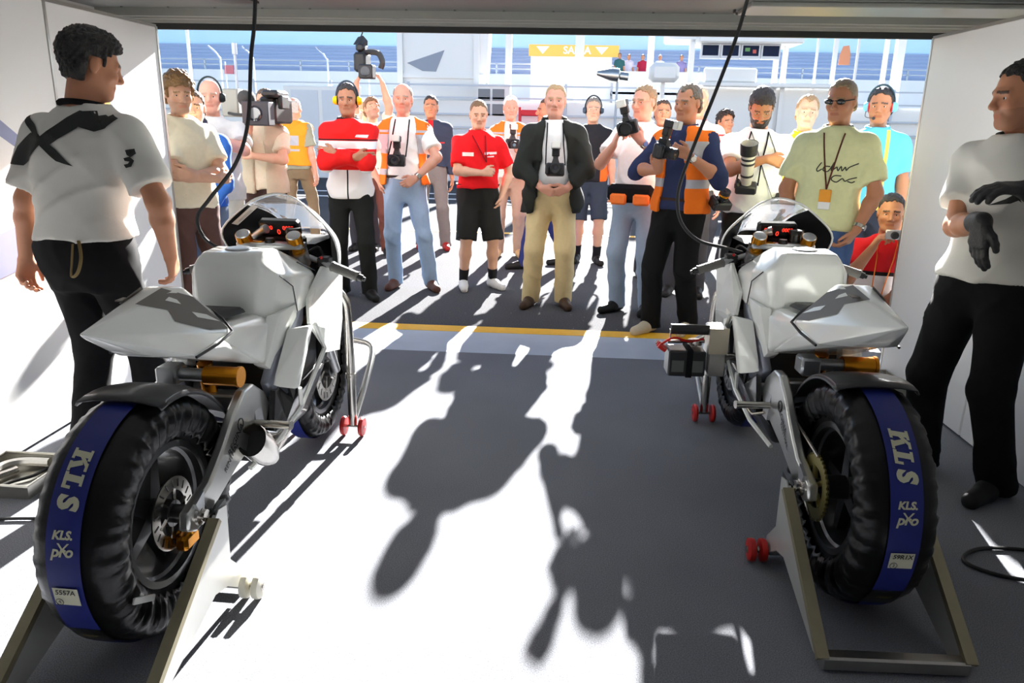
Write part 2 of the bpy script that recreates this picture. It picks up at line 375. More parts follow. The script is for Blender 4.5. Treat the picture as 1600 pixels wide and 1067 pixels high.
# ------------------------------------------------------------------ far side of the pit lane
M_seat = mat('blue_seat', lin((164, 179, 210)), .6)
M_fascia = mat('pale_blue_fascia', lin((196, 230, 252)), .6, noise=.03, nscale=1)
M_conc = mat('pale_concrete', lin((212, 216, 222)), .8, noise=.05, nscale=1.5)
M_rail = mat('galvanised_rail', lin((170, 178, 190)), .45, .4)
gs = thing('grandstand', 'grandstand with rows of blue seats and a pale blue fascia beyond the pit wall', 'grandstand', (0, 40, 0))
MB().box((-32, 0, 0), (32, .4, 3.82)).build('front_wall', M_conc, gs, smooth=0)
for i in range(8):
    MB().box((-32, .4+i*.8, 0), (32, 1.2+i*.8, 3.55+i*.235)).build('terrace_step', M_conc, gs, smooth=0)
    MB().box((-32, .75+i*.8, 3.55+i*.235), (32, 1.0+i*.8, 3.95+i*.235), bev=.05).build('seat_row', M_seat, gs, smooth=0)
MB().box((-32, 6.9, 4.6), (32, 7.3, 7.6)).build('fascia', M_fascia, gs, smooth=0)
MB().box((-34, 7.3, 0), (34, 7.8, 7.6)).build('rear_wall', M_conc, gs, smooth=0)
for z in (4.05, 4.28):
    MB().box((-32, .1, z), (32, .15, z+.05)).build('guard_rail', M_rail, gs, smooth=0)
pst = None
for i in range(26):
    if pst is None: pst = MB().box((-.04, .1, 3.8), (.04, .16, 4.33)).build('rail_post', M_rail, gs, smooth=0); o = pst
    else: o = pst.copy(); link(o, gs)
    o.location.x = -31+i*2.5

# exit sign block in front of the stand
M_sign = mat('orange_sign', lin((236, 172, 70)), .5); M_wsign = mat('white_lettering', lin((245, 245, 245)), .5)
sg = thing('exit_sign', 'orange exit sign with white lettering and two white triangles above a stairway', 'sign', (0, 38, 0))
MB().box((-1.7, 0, 0), (2.1, .9, 4.52)).build('stair_block', M_white, sg, smooth=0)
MB().box((-1.8, -.1, 4.52), (2.4, 0, 5.03)).build('board', M_sign, sg, smooth=0)
flat_text('lettering', 'SAIDA', .46, (.45, -.105, 4.78), (1, 0, 0), (0, 0, 1), M_wsign, sg, offset=.008)
for x in (-1.15, 1.6):
    MB().prism([(x-.3, 4.95), (x+.3, 4.95), (x, 4.62)], (0, -.102, 0), (1, 0, 0), (0, 0, 1), (0, -.006, 0)).build('triangle', M_wsign, sg, smooth=0)

# pit wall
pw = thing('pit_wall', 'long low white pit wall with panels and metal rails across the pit lane', 'wall', (0, 20, 0))
for i in range(14):
    x = -14+i*2.0
    MB().box((x+.015, 0, 0), (x+1.985, .3, 1.30), bev=.02).build('wall_panel', M_conc, pw, smooth=0)
    MB().box((x+.03, .1, 1.30), (x+1.97, .16, 2.02), bev=.01).build('upper_board', M_white, pw, smooth=0)
    MB().box((x-.03, .05, 1.3), (x+.03, .12, 2.45)).build('fence_post', M_rail, pw, smooth=0)
for z in (1.34, 1.66, 2.06, 2.36):
    MB().box((-14, -.02, z), (14, .03, z+.04)).build('rail', M_rail, pw, smooth=0)
MB().box((-7.2, -.06, .9), (-5.2, -.0, 2.30), bev=.02).build('service_door', M_white, pw, smooth=0)
for x in (-7.0, -6.2): MB().box((x, -.075, 1.0), (x+.7, -.06, 2.2)).build('door_leaf', M_conc, pw, smooth=0)
def pole(label, x, y, z0, z1, wd, m=M_white):
    t = MB().box((-wd/2, -wd/2, 0), (wd/2, wd/2, z1-z0), bev=.01).box((-wd, -wd, 0), (wd, wd, .03))
    o = t.build('pole', m, None, smooth=0); o.location = (x, y, z0)
    return tag(o, label, 'pole', 'white poles along the pit wall')
for x, wd, lb in ((-9.9, .07, 'thin white pole rising beside the bent catch fence posts'), (-1.49, .16, 'square white pole between the timing stand and the exit sign'), (.31, .22, 'broad white pole crossing the lettering of the exit sign'), (2.1, .15, 'white pole behind the rounded white cabinet'), (7.88, .1, 'slim white pole next to a broader one near the grey partition'), (8.2, .2, 'broad white pole next to a slimmer one near the grey partition')):
    pole(lb, x, 20.6, 0, 4.4, wd)
# fence posts with angled tops, dark
for i, x in enumerate((-9.2, -8.3, -6.3, -5.2)):
    o = MB().cyl((0, 0, 0), (0, 0, 3.0), .025, 6).tube([(0, 0, 2.98), (-.12, 0, 3.15), (-.3, 0, 3.3)], .02, 6).build('fence_post', M_rail); o.location = (x, 20.9, 0)
    tag(o, 'thin grey catch fence post with a bent top', 'post', 'catch fence posts')
# big white boards of a timing stand
tb = thing('timing_stand', 'tall white timing stand with slanted side boards and a grey triangular window', 'stand', (-3.25, 20.5, 0))
MB().hull([(-1.05, 0, 0), (1.05, 0, 0), (-1.05, .8, 0), (1.05, .8, 0), (-1.05, 0, 4.4), (1.3, 0, 4.4), (-1.05, .8, 4.4), (1.3, .8, 4.4)]).build('cabin', M_white, tb, smooth=0)
MB().prism([(-.85, 2.92), (.12, 3.24), (-.10, 2.72), (-.45, 2.73)], (0, -.012, 0), (1, 0, 0), (0, 0, 1), (0, .012, 0)).build('window', mat('grey_window', lin((120, 132, 150)), .2), tb, smooth=0)
MB().box((-1.1, -.06, 2.56), (1.15, 0, 2.66)).build('ledge', M_white, tb, smooth=0)
for x in (-1.02, .95): MB().box((x-.07, -.1, 0), (x+.07, -.0, 4.4)).build('mullion', M_white, tb, smooth=0)
for k in range(4):
    MB().box((1.05+(k % 2)*.36, -.52, 1.66+(k//2)*.36), (1.35+(k % 2)*.36, -.5, 1.94+(k//2)*.36)).build('pane', mat('dark_pane', lin((96, 104, 116)), .2), tb, smooth=0)
MB().box((1.0, -.5, 0), (1.85, -.1, 2.42)).build('cupboard', M_white, tb, smooth=0)
# monitor gantry
mg = thing('monitor_gantry', 'white pit wall gantry with a row of four dark monitors under a canopy', 'gantry', (3.9, 20.0, 0))
MB().box((-.85, -.9, 3.38), (1.55, .6, 3.52), bev=.03).build('canopy', M_white, mg, smooth=0)
MB().box((-1.5, -.3, 3.45), (1.3, .6, 3.75), bev=.05).build('roof', M_white, mg, smooth=0)
M_screen = mat('monitor_screen', (.012, .02, .05), .6, spec=.1)
for k in range(4):
    x = -.72+k*.47
    mon = MB().box((x-.02, -.55, 3.05), (x+.43, -.42, 3.38), bev=.01).build('monitor', M_conc, mg, smooth=0)
    MB().box((x+.02, -.558, 3.12), (x+.39, -.55, 3.35)).build('screen', M_screen, mon, smooth=0)
    if k == 2:
        MB().box((x+.07, -.561, 3.22), (x+.18, -.558, 3.30)).build('screen_image', mat('screen_green', (.1, .3, .08), .4), mon, smooth=0)
        MB().box((x+.25, -.561, 3.18), (x+.33, -.558, 3.26)).build('screen_image', mat('screen_red', (.5, .06, .04), .4), mon, smooth=0)
for x, wd in ((-.9, .12), (1.12, .1), (1.32, .1)): MB().box((x-wd/2, -.3, 0), (x+wd/2, -.15, 3.45)).build('leg', M_white, mg, smooth=0)
MB().box((-.75, -.62, 2.42), (2.7, -.2, 2.52), bev=.02).build('desk', M_white, mg, smooth=0)
MB().box((-.6, -.5, 2.52), (.65, -.3, 2.86), bev=.04).build('seat_back', M_white, mg, smooth=0)
MB().box((-1.0, -.2, 0), (2.9, 0, 2.4)).build('screen_wall', M_white, mg, smooth=0)
M_poster = mat('orange_print', lin((226, 150, 110)), .6)
for x, wd in ((2.05, .05), (2.45, .1), (3.0, .05)): MB().box((x, -.2, 2.4), (x+wd, -.15, 3.6)).build('post', M_white, mg, smooth=0)
MB().hull([(2.60, -.2, 2.98), (2.86, -.2, 2.98), (2.86, -.19, 3.2), (2.8, -.19, 3.42), (2.66, -.19, 3.4), (2.6, -.19, 3.2), (2.6, -.17, 2.98), (2.86, -.17, 2.98)]).build('poster', M_poster, mg, smooth=0)
# cone shaped lamp housing and white cabinet
cl = thing('trackside_lamp', 'grey cone shaped trackside lamp housing on a bracket above the pit wall', 'lamp', (1.15, 19.8, 2.66))
MB().lathe([(.0, -.42), (.06, -.40), (.17, -.05), (.17, .12), (.11, .16), (.11, .36), (0, .36)], (0, 0, 0), (1, 0, -.1), 16).build('housing', M_alu, cl)
MB().cyl((.1, 0, -.15), (.1, 0, -2.66), .03, 8).build('stalk', M_rail, cl)
wb = MB().box((-.35, -.3, 0), (.35, .3, .45), bev=.1).box((-.05, -.05, -2.5), (.05, .05, 0)).build('white_cabinet', M_white, None); wb.location = (2.35, 19.7, 2.5); tag(wb, 'rounded white cabinet on a post at the pit wall', 'cabinet')
rd = MB().box((-.3, -.1, 0), (.3, .1, .14), bev=.02).box((-.32, -.12, -1.66), (-.26, .12, .2)).box((.26, -.12, -1.66), (.32, .12, .2)).build('barrier', mat('red_banner', lin((226, 40, 50)), .6), None, smooth=0); rd.location = (-.8, 19.2, 1.66); tag(rd, 'small red banner on two legs in front of the pit wall', 'banner')
# ================================================================== PEOPLE
# implicit surfaces: smooth unions of tapered limbs, turned into one mesh
def V3(*a): return np.array(a if len(a) > 1 else a[0], dtype=np.float64)
def nrm(v): v = np.asarray(v, float); return v/(np.linalg.norm(v)+1e-9)
class Fld:
    def __init__(s, lo, hi, h):
        s.h = h; s.lo = np.asarray(lo, float)-2.5*h; n = np.ceil((np.asarray(hi, float)+2.5*h-s.lo)/h).astype(int)+1
        s.n = n; s.ax = [(s.lo[i]+np.arange(n[i])*h).astype(np.float32) for i in range(3)]
        s.g = np.full(tuple(n), .3, np.float32)
    def sub(s, lo, hi, pad):
        r = []
        for i in range(3):
            a = max(0, int((lo[i]-pad-s.lo[i])/s.h)); b = min(s.n[i], int((hi[i]+pad-s.lo[i])/s.h)+2)
            if b <= a: return None
            r.append(slice(a, b))
        return tuple(r)
    def grid(s, sl): return s.ax[0][sl[0]][:, None, None], s.ax[1][sl[1]][None, :, None], s.ax[2][sl[2]][None, None, :]
    def add(s, p, k=.02):
        f, lo, hi = p; sl = s.sub(lo, hi, k+3*s.h)
        if sl is None: return s
        d = f(*s.grid(sl)); a = s.g[sl]
        t = np.maximum(k-np.abs(a-d), 0); s.g[sl] = np.minimum(a, d)-t*t/(4*k)
        return s
    def cut(s, p, k=.006):
        f, lo, hi = p; sl = s.sub(lo, hi, k+3*s.h)
        if sl is None: return s
        d = -f(*s.grid(sl)); a = s.g[sl]
        t = np.maximum(k-np.abs(a-d), 0); s.g[sl] = np.maximum(a, d)+t*t/(4*k)
        return s
    def half(s, n, c):  # keep n.p < c
        X, Y, Z = s.grid((slice(None),)*3); s.g = np.maximum(s.g, (n[0]*X+n[1]*Y+n[2]*Z-c).astype(np.float32)); return s
    def fold(s, amp, fx=9, fz=26, ph=0.):
        X, Y, Z = s.grid((slice(None),)*3)
        m = np.abs(s.g) < .03
        a = 1-np.abs(np.sin(.5*fz*Z+2.6*np.sin(.55*fx*X+ph)+1.9*np.sin(.8*fx*Y+ph*2)+ph))
        b = 1-np.abs(np.sin(1.6*fx*X-1.3*fx*Y+.35*fz*Z+2*np.sin(.4*fz*Z+ph*1.7)+ph*3))
        c = .5+.5*np.sin(6*X+4*Z+ph*5)*np.sin(5*Z-7*Y+ph)
        s.g -= (amp*1.5*(a*a*c+b*b*(1-c)-.35)).astype(np.float32); return s
    def mesh(s):
        g = s.g; ins = g < 0; n = g.shape
        c = ins[:-1, :-1, :-1].astype(np.int8)
        for dx in (0, 1):
            for dy in (0, 1):
                for dz in (0, 1):
                    if dx+dy+dz: c = c+ins[dx:n[0]-1+dx, dy:n[1]-1+dy, dz:n[2]-1+dz]
        act = (c > 0) & (c < 8); ii = np.argwhere(act)
        if not len(ii): return np.zeros((0, 3)), np.zeros((0, 4), int)
        idx = np.full(act.shape, -1, np.int64); idx[act] = np.arange(len(ii))
        cor = np.array([(a, b, d) for a in (0, 1) for b in (0, 1) for d in (0, 1)])
        val = np.stack([g[ii[:, 0]+a, ii[:, 1]+b, ii[:, 2]+d] for a, b, d in cor], 1)
        acc = np.zeros((len(ii), 3)); cnt = np.zeros(len(ii))
        for a in range(8):
            for b in range(a+1, 8):
                if np.abs(cor[a]-cor[b]).sum() != 1: continue
                va, vb = val[:, a], val[:, b]; m = (va < 0) != (vb < 0)
                t = np.where(m, va/np.where(m, va-vb, 1), 0)
                acc += np.where(m[:, None], cor[a]+(cor[b]-cor[a])*t[:, None], 0); cnt += m
        vs = (ii+acc/cnt[:, None])*s.h+s.lo
        Q = []
        for ax in range(3):
            o1, o2 = [(1, 2), (2, 0), (0, 1)][ax]
            sl0 = [slice(1, n[k]-1) for k in range(3)]; sl1 = list(sl0); sl0[ax] = slice(0, n[ax]-1); sl1[ax] = slice(1, n[ax])
            A, B = ins[tuple(sl0)], ins[tuple(sl1)]; e = np.argwhere(A != B)
            fl = A[tuple(e.T)]
            base = e.copy(); 
            for k in range(3):
                if k != ax: base[:, k] += 1
            def at(d1, d2):
                q = base.copy(); q[:, o1] -= d1; q[:, o2] -= d2; return idx[q[:, 0], q[:, 1], q[:, 2]]
            q = np.stack([at(1, 1), at(0, 1), at(0, 0), at(1, 0)], 1)
            q[~fl] = q[~fl][:, ::-1]; Q.append(q)
        return vs, np.concatenate(Q)
def rc(a, b, ra, rb):
    a, b = V3(a), V3(b); ba = b-a; L2 = float(ba@ba)+1e-12; rm = max(ra, rb)
    def f(X, Y, Z):
        px, py, pz = X-a[0], Y-a[1], Z-a[2]; h = np.clip((px*ba[0]+py*ba[1]+pz*ba[2])/L2, 0, 1)
        return np.sqrt((px-ba[0]*h)**2+(py-ba[1]*h)**2+(pz-ba[2]*h)**2)-(ra+(rb-ra)*h)
    return f, np.minimum(a, b)-rm, np.maximum(a, b)+rm
def el(c, r, M=None):
    c = V3(c); r = V3(r); rm = r if M is None else np.full(3, r.max()); mn = float(r.min())
    def f(X, Y, Z):
        x, y, z = X-c[0], Y-c[1], Z-c[2]
        if M is not None: x, y, z = M[0][0]*x+M[1][0]*y+M[2][0]*z, M[0][1]*x+M[1][1]*y+M[2][1]*z, M[0][2]*x+M[1][2]*y+M[2][2]*z
        k0 = np.sqrt((x/r[0])**2+(y/r[1])**2+(z/r[2])**2); k1 = np.sqrt((x/r[0]**2)**2+(y/r[1]**2)**2+(z/r[2]**2)**2)+1e-6
        return k0*(k0-1)/k1
    return f, c-rm, c+rm
def bx(lo, hi):
    lo, hi = V3(lo), V3(hi); c, hf = (lo+hi)/2, (hi-lo)/2
    def f(X, Y, Z):
        return np.maximum(np.maximum(np.abs(X-c[0])-hf[0], np.abs(Y-c[1])-hf[1]), np.abs(Z-c[2])-hf[2])
    return f, lo, hi
def torso(zs, ws, ds, cx, cy, p=2.4, inf=0.0):
    zs, ws, ds, cx, cy = [np.asarray(q, float) for q in (zs, ws, ds, cx, cy)]
    def f(X, Y, Z):
        z = Z.ravel(); g = lambda q: np.interp(z, zs, q)[None, None, :]
        W, D, A, B = g(ws)+inf, g(ds)+inf, g(cx), g(cy)
        q = (np.abs((X-A)/W)**p+np.abs((Y-B)/D)**p)**(1/p)
        d = (q-1)*np.minimum(W, D)*.95
        return np.maximum(d, np.maximum(zs[0]-Z, Z-zs[-1]))
    m = ws.max()+inf; return f, V3(cx.min()-m, cy.min()-ds.max()-inf, zs[0]), V3(cx.max()+m, cy.max()+ds.max()+inf, zs[-1])
def np_mesh(name, parts, m, parent, tint=None, s=1.0, mats=None):
    n = 0; VS = []; FS = []
    for v, q in parts: VS.append(v); FS.append(q+n); n += len(v)
    v = np.concatenate(VS)*s; q = np.concatenate(FS)
    me = bpy.data.meshes.new(name); me.vertices.add(len(v)); me.vertices.foreach_set('co', v.astype(np.float32).ravel())
    me.loops.add(q.size); me.loops.foreach_set('vertex_index', q.astype(np.int32).ravel())
    me.polygons.add(len(q)); me.polygons.foreach_set('loop_start', np.arange(0, q.size, 4, dtype=np.int32))
    me.polygons.foreach_set('use_smooth', np.ones(len(q), bool)); me.update(calc_edges=True); me.validate()
    me.materials.append(m)
    if tint is not None:
        a = me.attributes.new('tint', 'FLOAT_COLOR', 'POINT'); t = np.ones((len(v), 4), np.float32); t[:, :3] = tint; a.data.foreach_set('color', t.ravel())
    o = bpy.data.objects.new(name, me); return link(o, parent)
def ik(S, W, l1, l2, pole):
    S, W = V3(S), V3(W); d = W-S; L = np.linalg.norm(d)
    if L > (l1+l2)*.995: W = S+d/L*(l1+l2)*.995; d = W-S; L = np.linalg.norm(d)
    if L < abs(l1-l2)*1.05+.02: L = abs(l1-l2)*1.05+.02
    u = nrm(d); a = (l1*l1-l2*l2+L*L)/(2*L); hh = math.sqrt(max(l1*l1-a*a, 0)); pl = V3(pole); pl = nrm(pl-u*(pl@u))
    return S+u*a+pl*hh, W
def add_hand(F, w, d, n, side, curl=.45, infl=0., thumb=.5, spread=0.):
    d = nrm(d); n = V3(n); n = nrm(n-d*(n@d)); t = np.cross(d, n)*(1 if side < 0 else -1)
    ks = [(.086, .029, .94), (.09, .0095, 1.06), (.087, -.0105, 1.0), (.078, -.029, .8)]
    for i, (a, b, sc) in enumerate(ks):
        kn = w+d*a+t*b; F.add(rc(w+d*.012+t*b*.55, kn, .0155+infl, .0125+infl), .014)
    F.add(rc(w+d*.03+t*.022, w+d*.055+t*.03, .016+infl, .012+infl), .014)
    for i, (a, b, sc) in enumerate(ks):
        p = w+d*a+t*b; ang = 0.; c = curl*(1+.12*i); dd = nrm(d+t*(b*spread*6))
        for L, kk, r0, r1 in ((.045, .85, .0095, .0088), (.028, 1.05, .0088, .0082), (.021, .75, .0082, .0068)):
            ang += c*kk; q = p+(dd*math.cos(ang)+n*math.sin(ang))*L*sc; F.add(rc(p, q, r0+infl, r1+infl), .0045); p = q
    p = w+d*.028+t*.026; dirs = [nrm(d*.62+t*(.8-.35*thumb)+n*.35*thumb), nrm(d*.8+t*(.45-.5*thumb)+n*.55*thumb), nrm(d*.9+t*(.3-.6*thumb)+n*.7*thumb)]
    for q, L, r0, r1 in zip(dirs, (.036, .03, .024), (.0135, .0112, .0098), (.0112, .0098, .0078)):
        e = p+q*L; F.add(rc(p, e, r0+infl, r1+infl), .006); p = e
def rotm(yaw, pitch, roll):
    return np.array((Matrix.Rotation(yaw, 3, 'Z') @ Matrix.Rotation(pitch, 3, 'X') @ Matrix.Rotation(roll, 3, 'Y')))
SKIN = {'fair': (206, 158, 130), 'pink': (210, 152, 128), 'tan': (182, 124, 92), 'olive': (172, 116, 82), 'deep': (150, 98, 66)}
M_eye = mat('eye_white', (.75, .74, .72), .2); M_iris = mat('eye_iris', (.03, .02, .015), .2)
def skinmat(k): return mat('skin_'+k, lin(SKIN[k]), .5, tint=True, noise=.05, nscale=40)
def hairmat(c): return mat('hair_%d_%d_%d' % c, lin(c), .5, noise=.45, nscale=90, bump=.8, bscale=110)
def cloth(c, tagname='cloth', rough=.85): return mat('%s_%d_%d_%d' % (tagname, *c), lin(c), rough, noise=.08, nscale=35, bump=.15, bscale=300, spec=.2)
EYE = None
def eyeball():
    global EYE
    if EYE is None:
        mb = MB().ell((0, 0, 0), (.0118, .0118, .0118), 12, 8, 0)
        mb.T = Matrix.Rotation(PI/2, 4, 'X'); mb.lathe([(0, .0124), (.0052, .0112), (.0052, .009)], (0, 0, 0), (0, 0, 1), 10, 1); mb.T = Matrix()
        EYE = mb
    return EYE
EYEME = []
TOR = dict(z=[.78, .86, .95, 1.05, 1.18, 1.31, 1.385, 1.43, 1.468, 1.502], w=[.135, .165, .172, .158, .162, .176, .174, .140, .100, .067], d=[.085, .112, .122, .112, .114, .122, .112, .095, .078, .062])

def person(label, pos, rot=0, h=1.78, skin='fair', hair=('short', (70, 50, 36)), top=None, pants=('long', (40, 40, 42)), shoes=(30, 28, 26), belly=0., build=1.0,
           hp=None, hn=None, feet=None, head=(0, 0, 0), lean=(0, 0), twist=0., drop=0., brow=None, stubble=0., beard=None, res=1.0, group='people standing in the pit lane', vest=None, gloves=None, name='person',
           extras=None, bare=True, headoff=(0, 0), face=True, armw=1.0, hf='body', hipsh=(0, 0), hipw=1.0):
    """hp / hn: (wrist xyz, pole xyz, palm normal, curl[, hand dir]) for the +x and -x hand; the figure faces -y at rot 0"""
    s = h/1.78; root = thing(name, label, 'person', (pos[0], pos[1], pos[2] if len(pos) > 2 else 0), R(rot), group)
    sk = skinmat(skin); top = top or dict(kind='tee', c=(230, 230, 228)); T = dict(root=root, s=s)
    ph = random.random()*6
    # --- skeleton
    zs = np.array(TOR['z'])-drop; u = np.clip((np.array(TOR['z'])-.92)/(1.45-.92), 0, 1.15)
    cx = hipsh[0]*(1-u)+lean[0]*u; cy = hipsh[1]*(1-u)+lean[1]*u+.012*np.sin(np.clip(u, 0, 1)*PI)
    ws = np.array(TOR['w'])*build; ds = np.array(TOR['d'])*build
    bl = np.exp(-((np.array(TOR['z'])-1.06)/.12)**2)*belly
    tw = lambda x: V3(math.cos(R(twist))*x, math.sin(R(twist))*x, 0)
    SHp = V3(lean[0], lean[1]+.012, 1.395-drop)+tw(.168*build); SHn = V3(lean[0], lean[1]+.012, 1.395-drop)-tw(.168*build)
    NB = V3(lean[0], lean[1]+.02, 1.46-drop); HC = NB+V3(lean[0]*.25+headoff[0], lean[1]*.25-.02+headoff[1], .187)
    hip = {1: V3(hipsh[0]+.088, hipsh[1], .92-drop), -1: V3(hipsh[0]-.088, hipsh[1], .92-drop)}
    feet = feet or [(.12, 0, 8), (-.12, 0, -8)]
    arms = {}
    if hf == 'world':   # hands given in axes that do not turn with the body
        Q = rotm(-R(rot), 0, 0); cv3 = lambda H: None if H is None else tuple((tuple(Q @ V3(x)) if i in (0, 1, 2, 4) and x is not None else x) for i, x in enumerate(H))
        hp, hn = cv3(hp), cv3(hn)
    hp = hp or ((.25, -.02, .80), (.3, .6, 0), (-1, 0, 0), .35); hn = hn or ((-.25, -.02, .80), (-.3, .6, 0), (1, 0, 0), .35)
    for sd, S0, H in ((1, SHp, hp), (-1, SHn, hn)):
        E, W = ik(S0, H[0], .295, .255, H[1]); arms[sd] = (S0, E, W, H)
    legs = {}
    for sd, (fx, fy, fyaw) in ((1, feet[0][:3]), (-1, feet[1][:3])):
        fz = (feet[0] if sd > 0 else feet[1])[3] if len(feet[0 if sd > 0 else 1]) > 3 else 0
        A = V3(fx, fy+.03, .085+fz); kdir = V3(math.sin(R(fyaw))*.5, -1, 0.)
        K, A = ik(hip[sd], A, .435, .425, kdir); legs[sd] = (hip[sd], K, A, fyaw, fz)
    T.update(arms=arms, legs=legs, HC=HC, NB=NB)
    RM = rotm(R(head[0]), R(head[1]), R(head[2]))
    T['HM'] = Matrix.Translation(Vector(HC*s)) @ Matrix(RM.tolist()).to_4x4() @ Matrix.Scale(s, 4)
    # --- skin: head and neck in the head's own frame
    parts = []; tints = []
    hv = .0056*res
    F = Fld((-.1, -.135, -.2), (.1, .125, .13), hv)
    F.add(el((0, .016, .036), (.0765, .0965, .087)), .02).add(el((0, -.030, -.035), (.0615, .062, .085)), .04).add(rc((-.014, -.068, -.098), (.014, -.068, -.098), .021, .021), .03)
    for q in (-1, 1):
        F.add(rc((q*.054, .006, -.05), (q*.03, -.05, -.095), .016, .016), .03).add(rc((q*.012, -.088, .022), (q*.045, -.074, .022), .0095, .008), .02)
        F.add(el((q*.04, -.062, -.026), (.022, .022, .02)), .025).cut(el((q*.032, -.098, .0), (.017, .017, .0095)), .014)
        F.add(el((q*.078, .012, -.004), (.008, .019, .031)), .008).add(el((q*.0125, -.1, -.034), (.0085, .0105, .0075)), .008)
        F.add(rc((q*.018, -.0815, .0085), (q*.046, -.071, .0075), .0062, .0055), .006).add(rc((q*.019, -.0805, -.0085), (q*.045, -.071, -.0075), .005, .0048), .006)
    F.add(rc((0, -.088, .012), (0, -.112, -.026), .0085, .0115), .014).add(rc((-.019, -.083, -.061), (.019, -.083, -.061), .0078, .0078), .01).add(rc((-.016, -.082, -.073), (.016, -.082, -.073), .0075, .0075), .007)
    nb = RM.T @ (NB-HC); F.add(rc((0, .018, -.06), nb+V3(0, 0, -.02), .052*max(.95, build), .058*build), .03)
    v, q = F.mesh()
    t = np.ones((len(v), 3)); 
    lip = (np.abs(v[:, 0]) < .026) & (np.abs(v[:, 2]+.067) < .0095) & (v[:, 1] < -.078); t[lip] = (.84, .64, .62)
    if face:
        bw = brow or hair[1] or (110, 90, 70); bc = np.clip(np.array(lin(bw))/np.array(lin(SKIN[skin])), .06, 1)
        br = (np.abs(np.abs(v[:, 0])-.032) < .021) & (np.abs(v[:, 2]-.0235+.1*(np.abs(v[:, 0])-.032)) < .0058) & (v[:, 1] < -.06); t[br] = bc*.8+.1
    if stubble:
        bd = (v[:, 2] < -.04) & (v[:, 2] > -.125) & (v[:, 1] < .0) & (~lip); t[bd] *= 1-stubble*np.array((.45, .42, .38))
    ck = np.exp(-(((np.abs(v[:, 0])-.042)/.02)**2+((v[:, 2]+.03)/.02)**2)); t *= 1-ck[:, None]*np.array((0, .10, .10))*(v[:, 1] < -.04)[:, None]
    parts.append(((RM @ v.T).T+HC, q)); tints.append(t)
    # --- arms and hands
    for sd in (1, -1):
        S0, E, W, H = arms[sd]; hd = nrm(H[4]) if len(H) > 4 and H[4] is not None else nrm(W-E)
        pts = np.stack([S0, E, W, W+hd*.2]) ; F = Fld(pts.min(0)-.075, pts.max(0)+.075, .0066*res)
        a = armw
        F.add(rc(S0, E, .052*a, .041*a), .02).add(rc(E, E+(W-E)*.3, .041*a, .0435*a), .03).add(rc(E+(W-E)*.3, W, .0435*a, .0275*a), .02)
        add_hand(F, W, hd, H[2], sd, H[3], thumb=H[5] if len(H) > 5 else .5)
        v, q = F.mesh(); parts.append((v, q)); t = np.ones((len(v), 3)); tints.append(t)
    # --- trunk (hidden under the clothes) and bare legs
    F = Fld((-.3+min(cx), min(cy)-.2, .7-drop), (.3+max(cx), max(cy)+.2, 1.55-drop), .024)
    F.add(torso(zs, ws, ds, cx, cy, inf=-.02), .02).add(rc(NB, NB-V3(0, 0, .1), .05, .06), .03)
    v, q = F.mesh(); parts.append((v, q)); tints.append(np.ones((len(v), 3)))
    for sd in (1, -1):
        Hh, K, A, fy, fz = legs[sd]; pts = np.stack([Hh, K, A]); short = pants[0] == 'shorts'
        F = Fld(pts.min(0)-.1, pts.max(0)+.1, (.0095 if short else .02)*res); e = 0 if short else -.012
        F.add(rc(Hh, K, .08+e, .055+e), .03).add(rc(K, K+(A-K)*.35+V3(0, .012, 0), .053+e, .056+e), .03).add(rc(K+(A-K)*.35+V3(0, .012, 0), A, .056+e, .035+e), .03)
        v, q = F.mesh(); parts.append((v, q)); tints.append(np.ones((len(v), 3)))
    body = np_mesh('body', parts, sk, root, np.concatenate(tints), s)
    # --- eyes
    if face:
        for q in (-1, 1):
            if not EYEME:
                o = eyeball().build('eye', [M_eye, M_iris], root); EYEME.append(o.data)
            else: o = link(bpy.data.objects.new('eye', EYEME[0]), root)
            o.matrix_local = T['HM'] @ Matrix.Translation((q*.032, -.0715, .0005))
    # --- hair
    st = hair[0]
    if st != 'none':
        F = Fld((-.13, -.15, -.12), (.13, .15, .18), .006*res); ex = dict(short=.0075, crop=.005, curly=.028, spiky=.020, thick=.017, sides=.009, receding=.010, long=.02)[st]
        F.add(el((0, .018, .037), (.0765+ex*.8, .0965+ex, .087+ex)), .01)
        if st in ('thick', 'spiky', 'curly'): F.add(el((0, -.035, .085), (.058, .052, .033+ex*.6)), .03)
        F.add(rc((-.05, .045, -.04), (.05, .045, -.04), .026+ex*.5, .026+ex*.5), .05)
        X, Y, Z = F.grid((slice(None),)*3)
        if st == 'curly': F.g += (.010*np.sin(95*X+ph)*np.sin(90*Y+2)*np.sin(85*Z+ph)+.004*np.sin(190*X)*np.sin(180*Z+Y*60)).astype(np.float32)
        else:
            am = dict(spiky=.011, thick=.0045, crop=.0016, sides=.002).get(st, .0042)
            tx = np.sin(120*X+9*np.sin(26*Y+ph)+5*np.sin(30*Z))*np.sin(42*Y+31*Z+8*np.sin(33*X+ph)); ty = np.sin(205*X+70*Y+7*np.sin(30*Z+ph))
            F.g += (am*(tx+.4*ty)).astype(np.float32)
        hz = {'receding': .078, 'sides': .09, 'curly': .062, 'thick': .072, 'crop': .082}.get(st, .084)
        def fcut(X, Y, Z):
            hl = hz-3.5*X*X+.0045*np.sin(95*X+ph)+.003*np.sin(210*X)
            return np.maximum(np.maximum(np.abs(X)-.0665-.003*np.sin(140*Z+ph), Z-hl), Y+.022+.25*np.clip(Z, -.02, .08))
        F.cut((fcut, V3(-.2, -.3, -.3), V3(.2, .05, .12)), .012)
        for q in (-1, 1): F.cut(bx((q*.13-.07, -.014, -.2), (q*.13+.07, .034, .024)), .012)      # clear of the ears
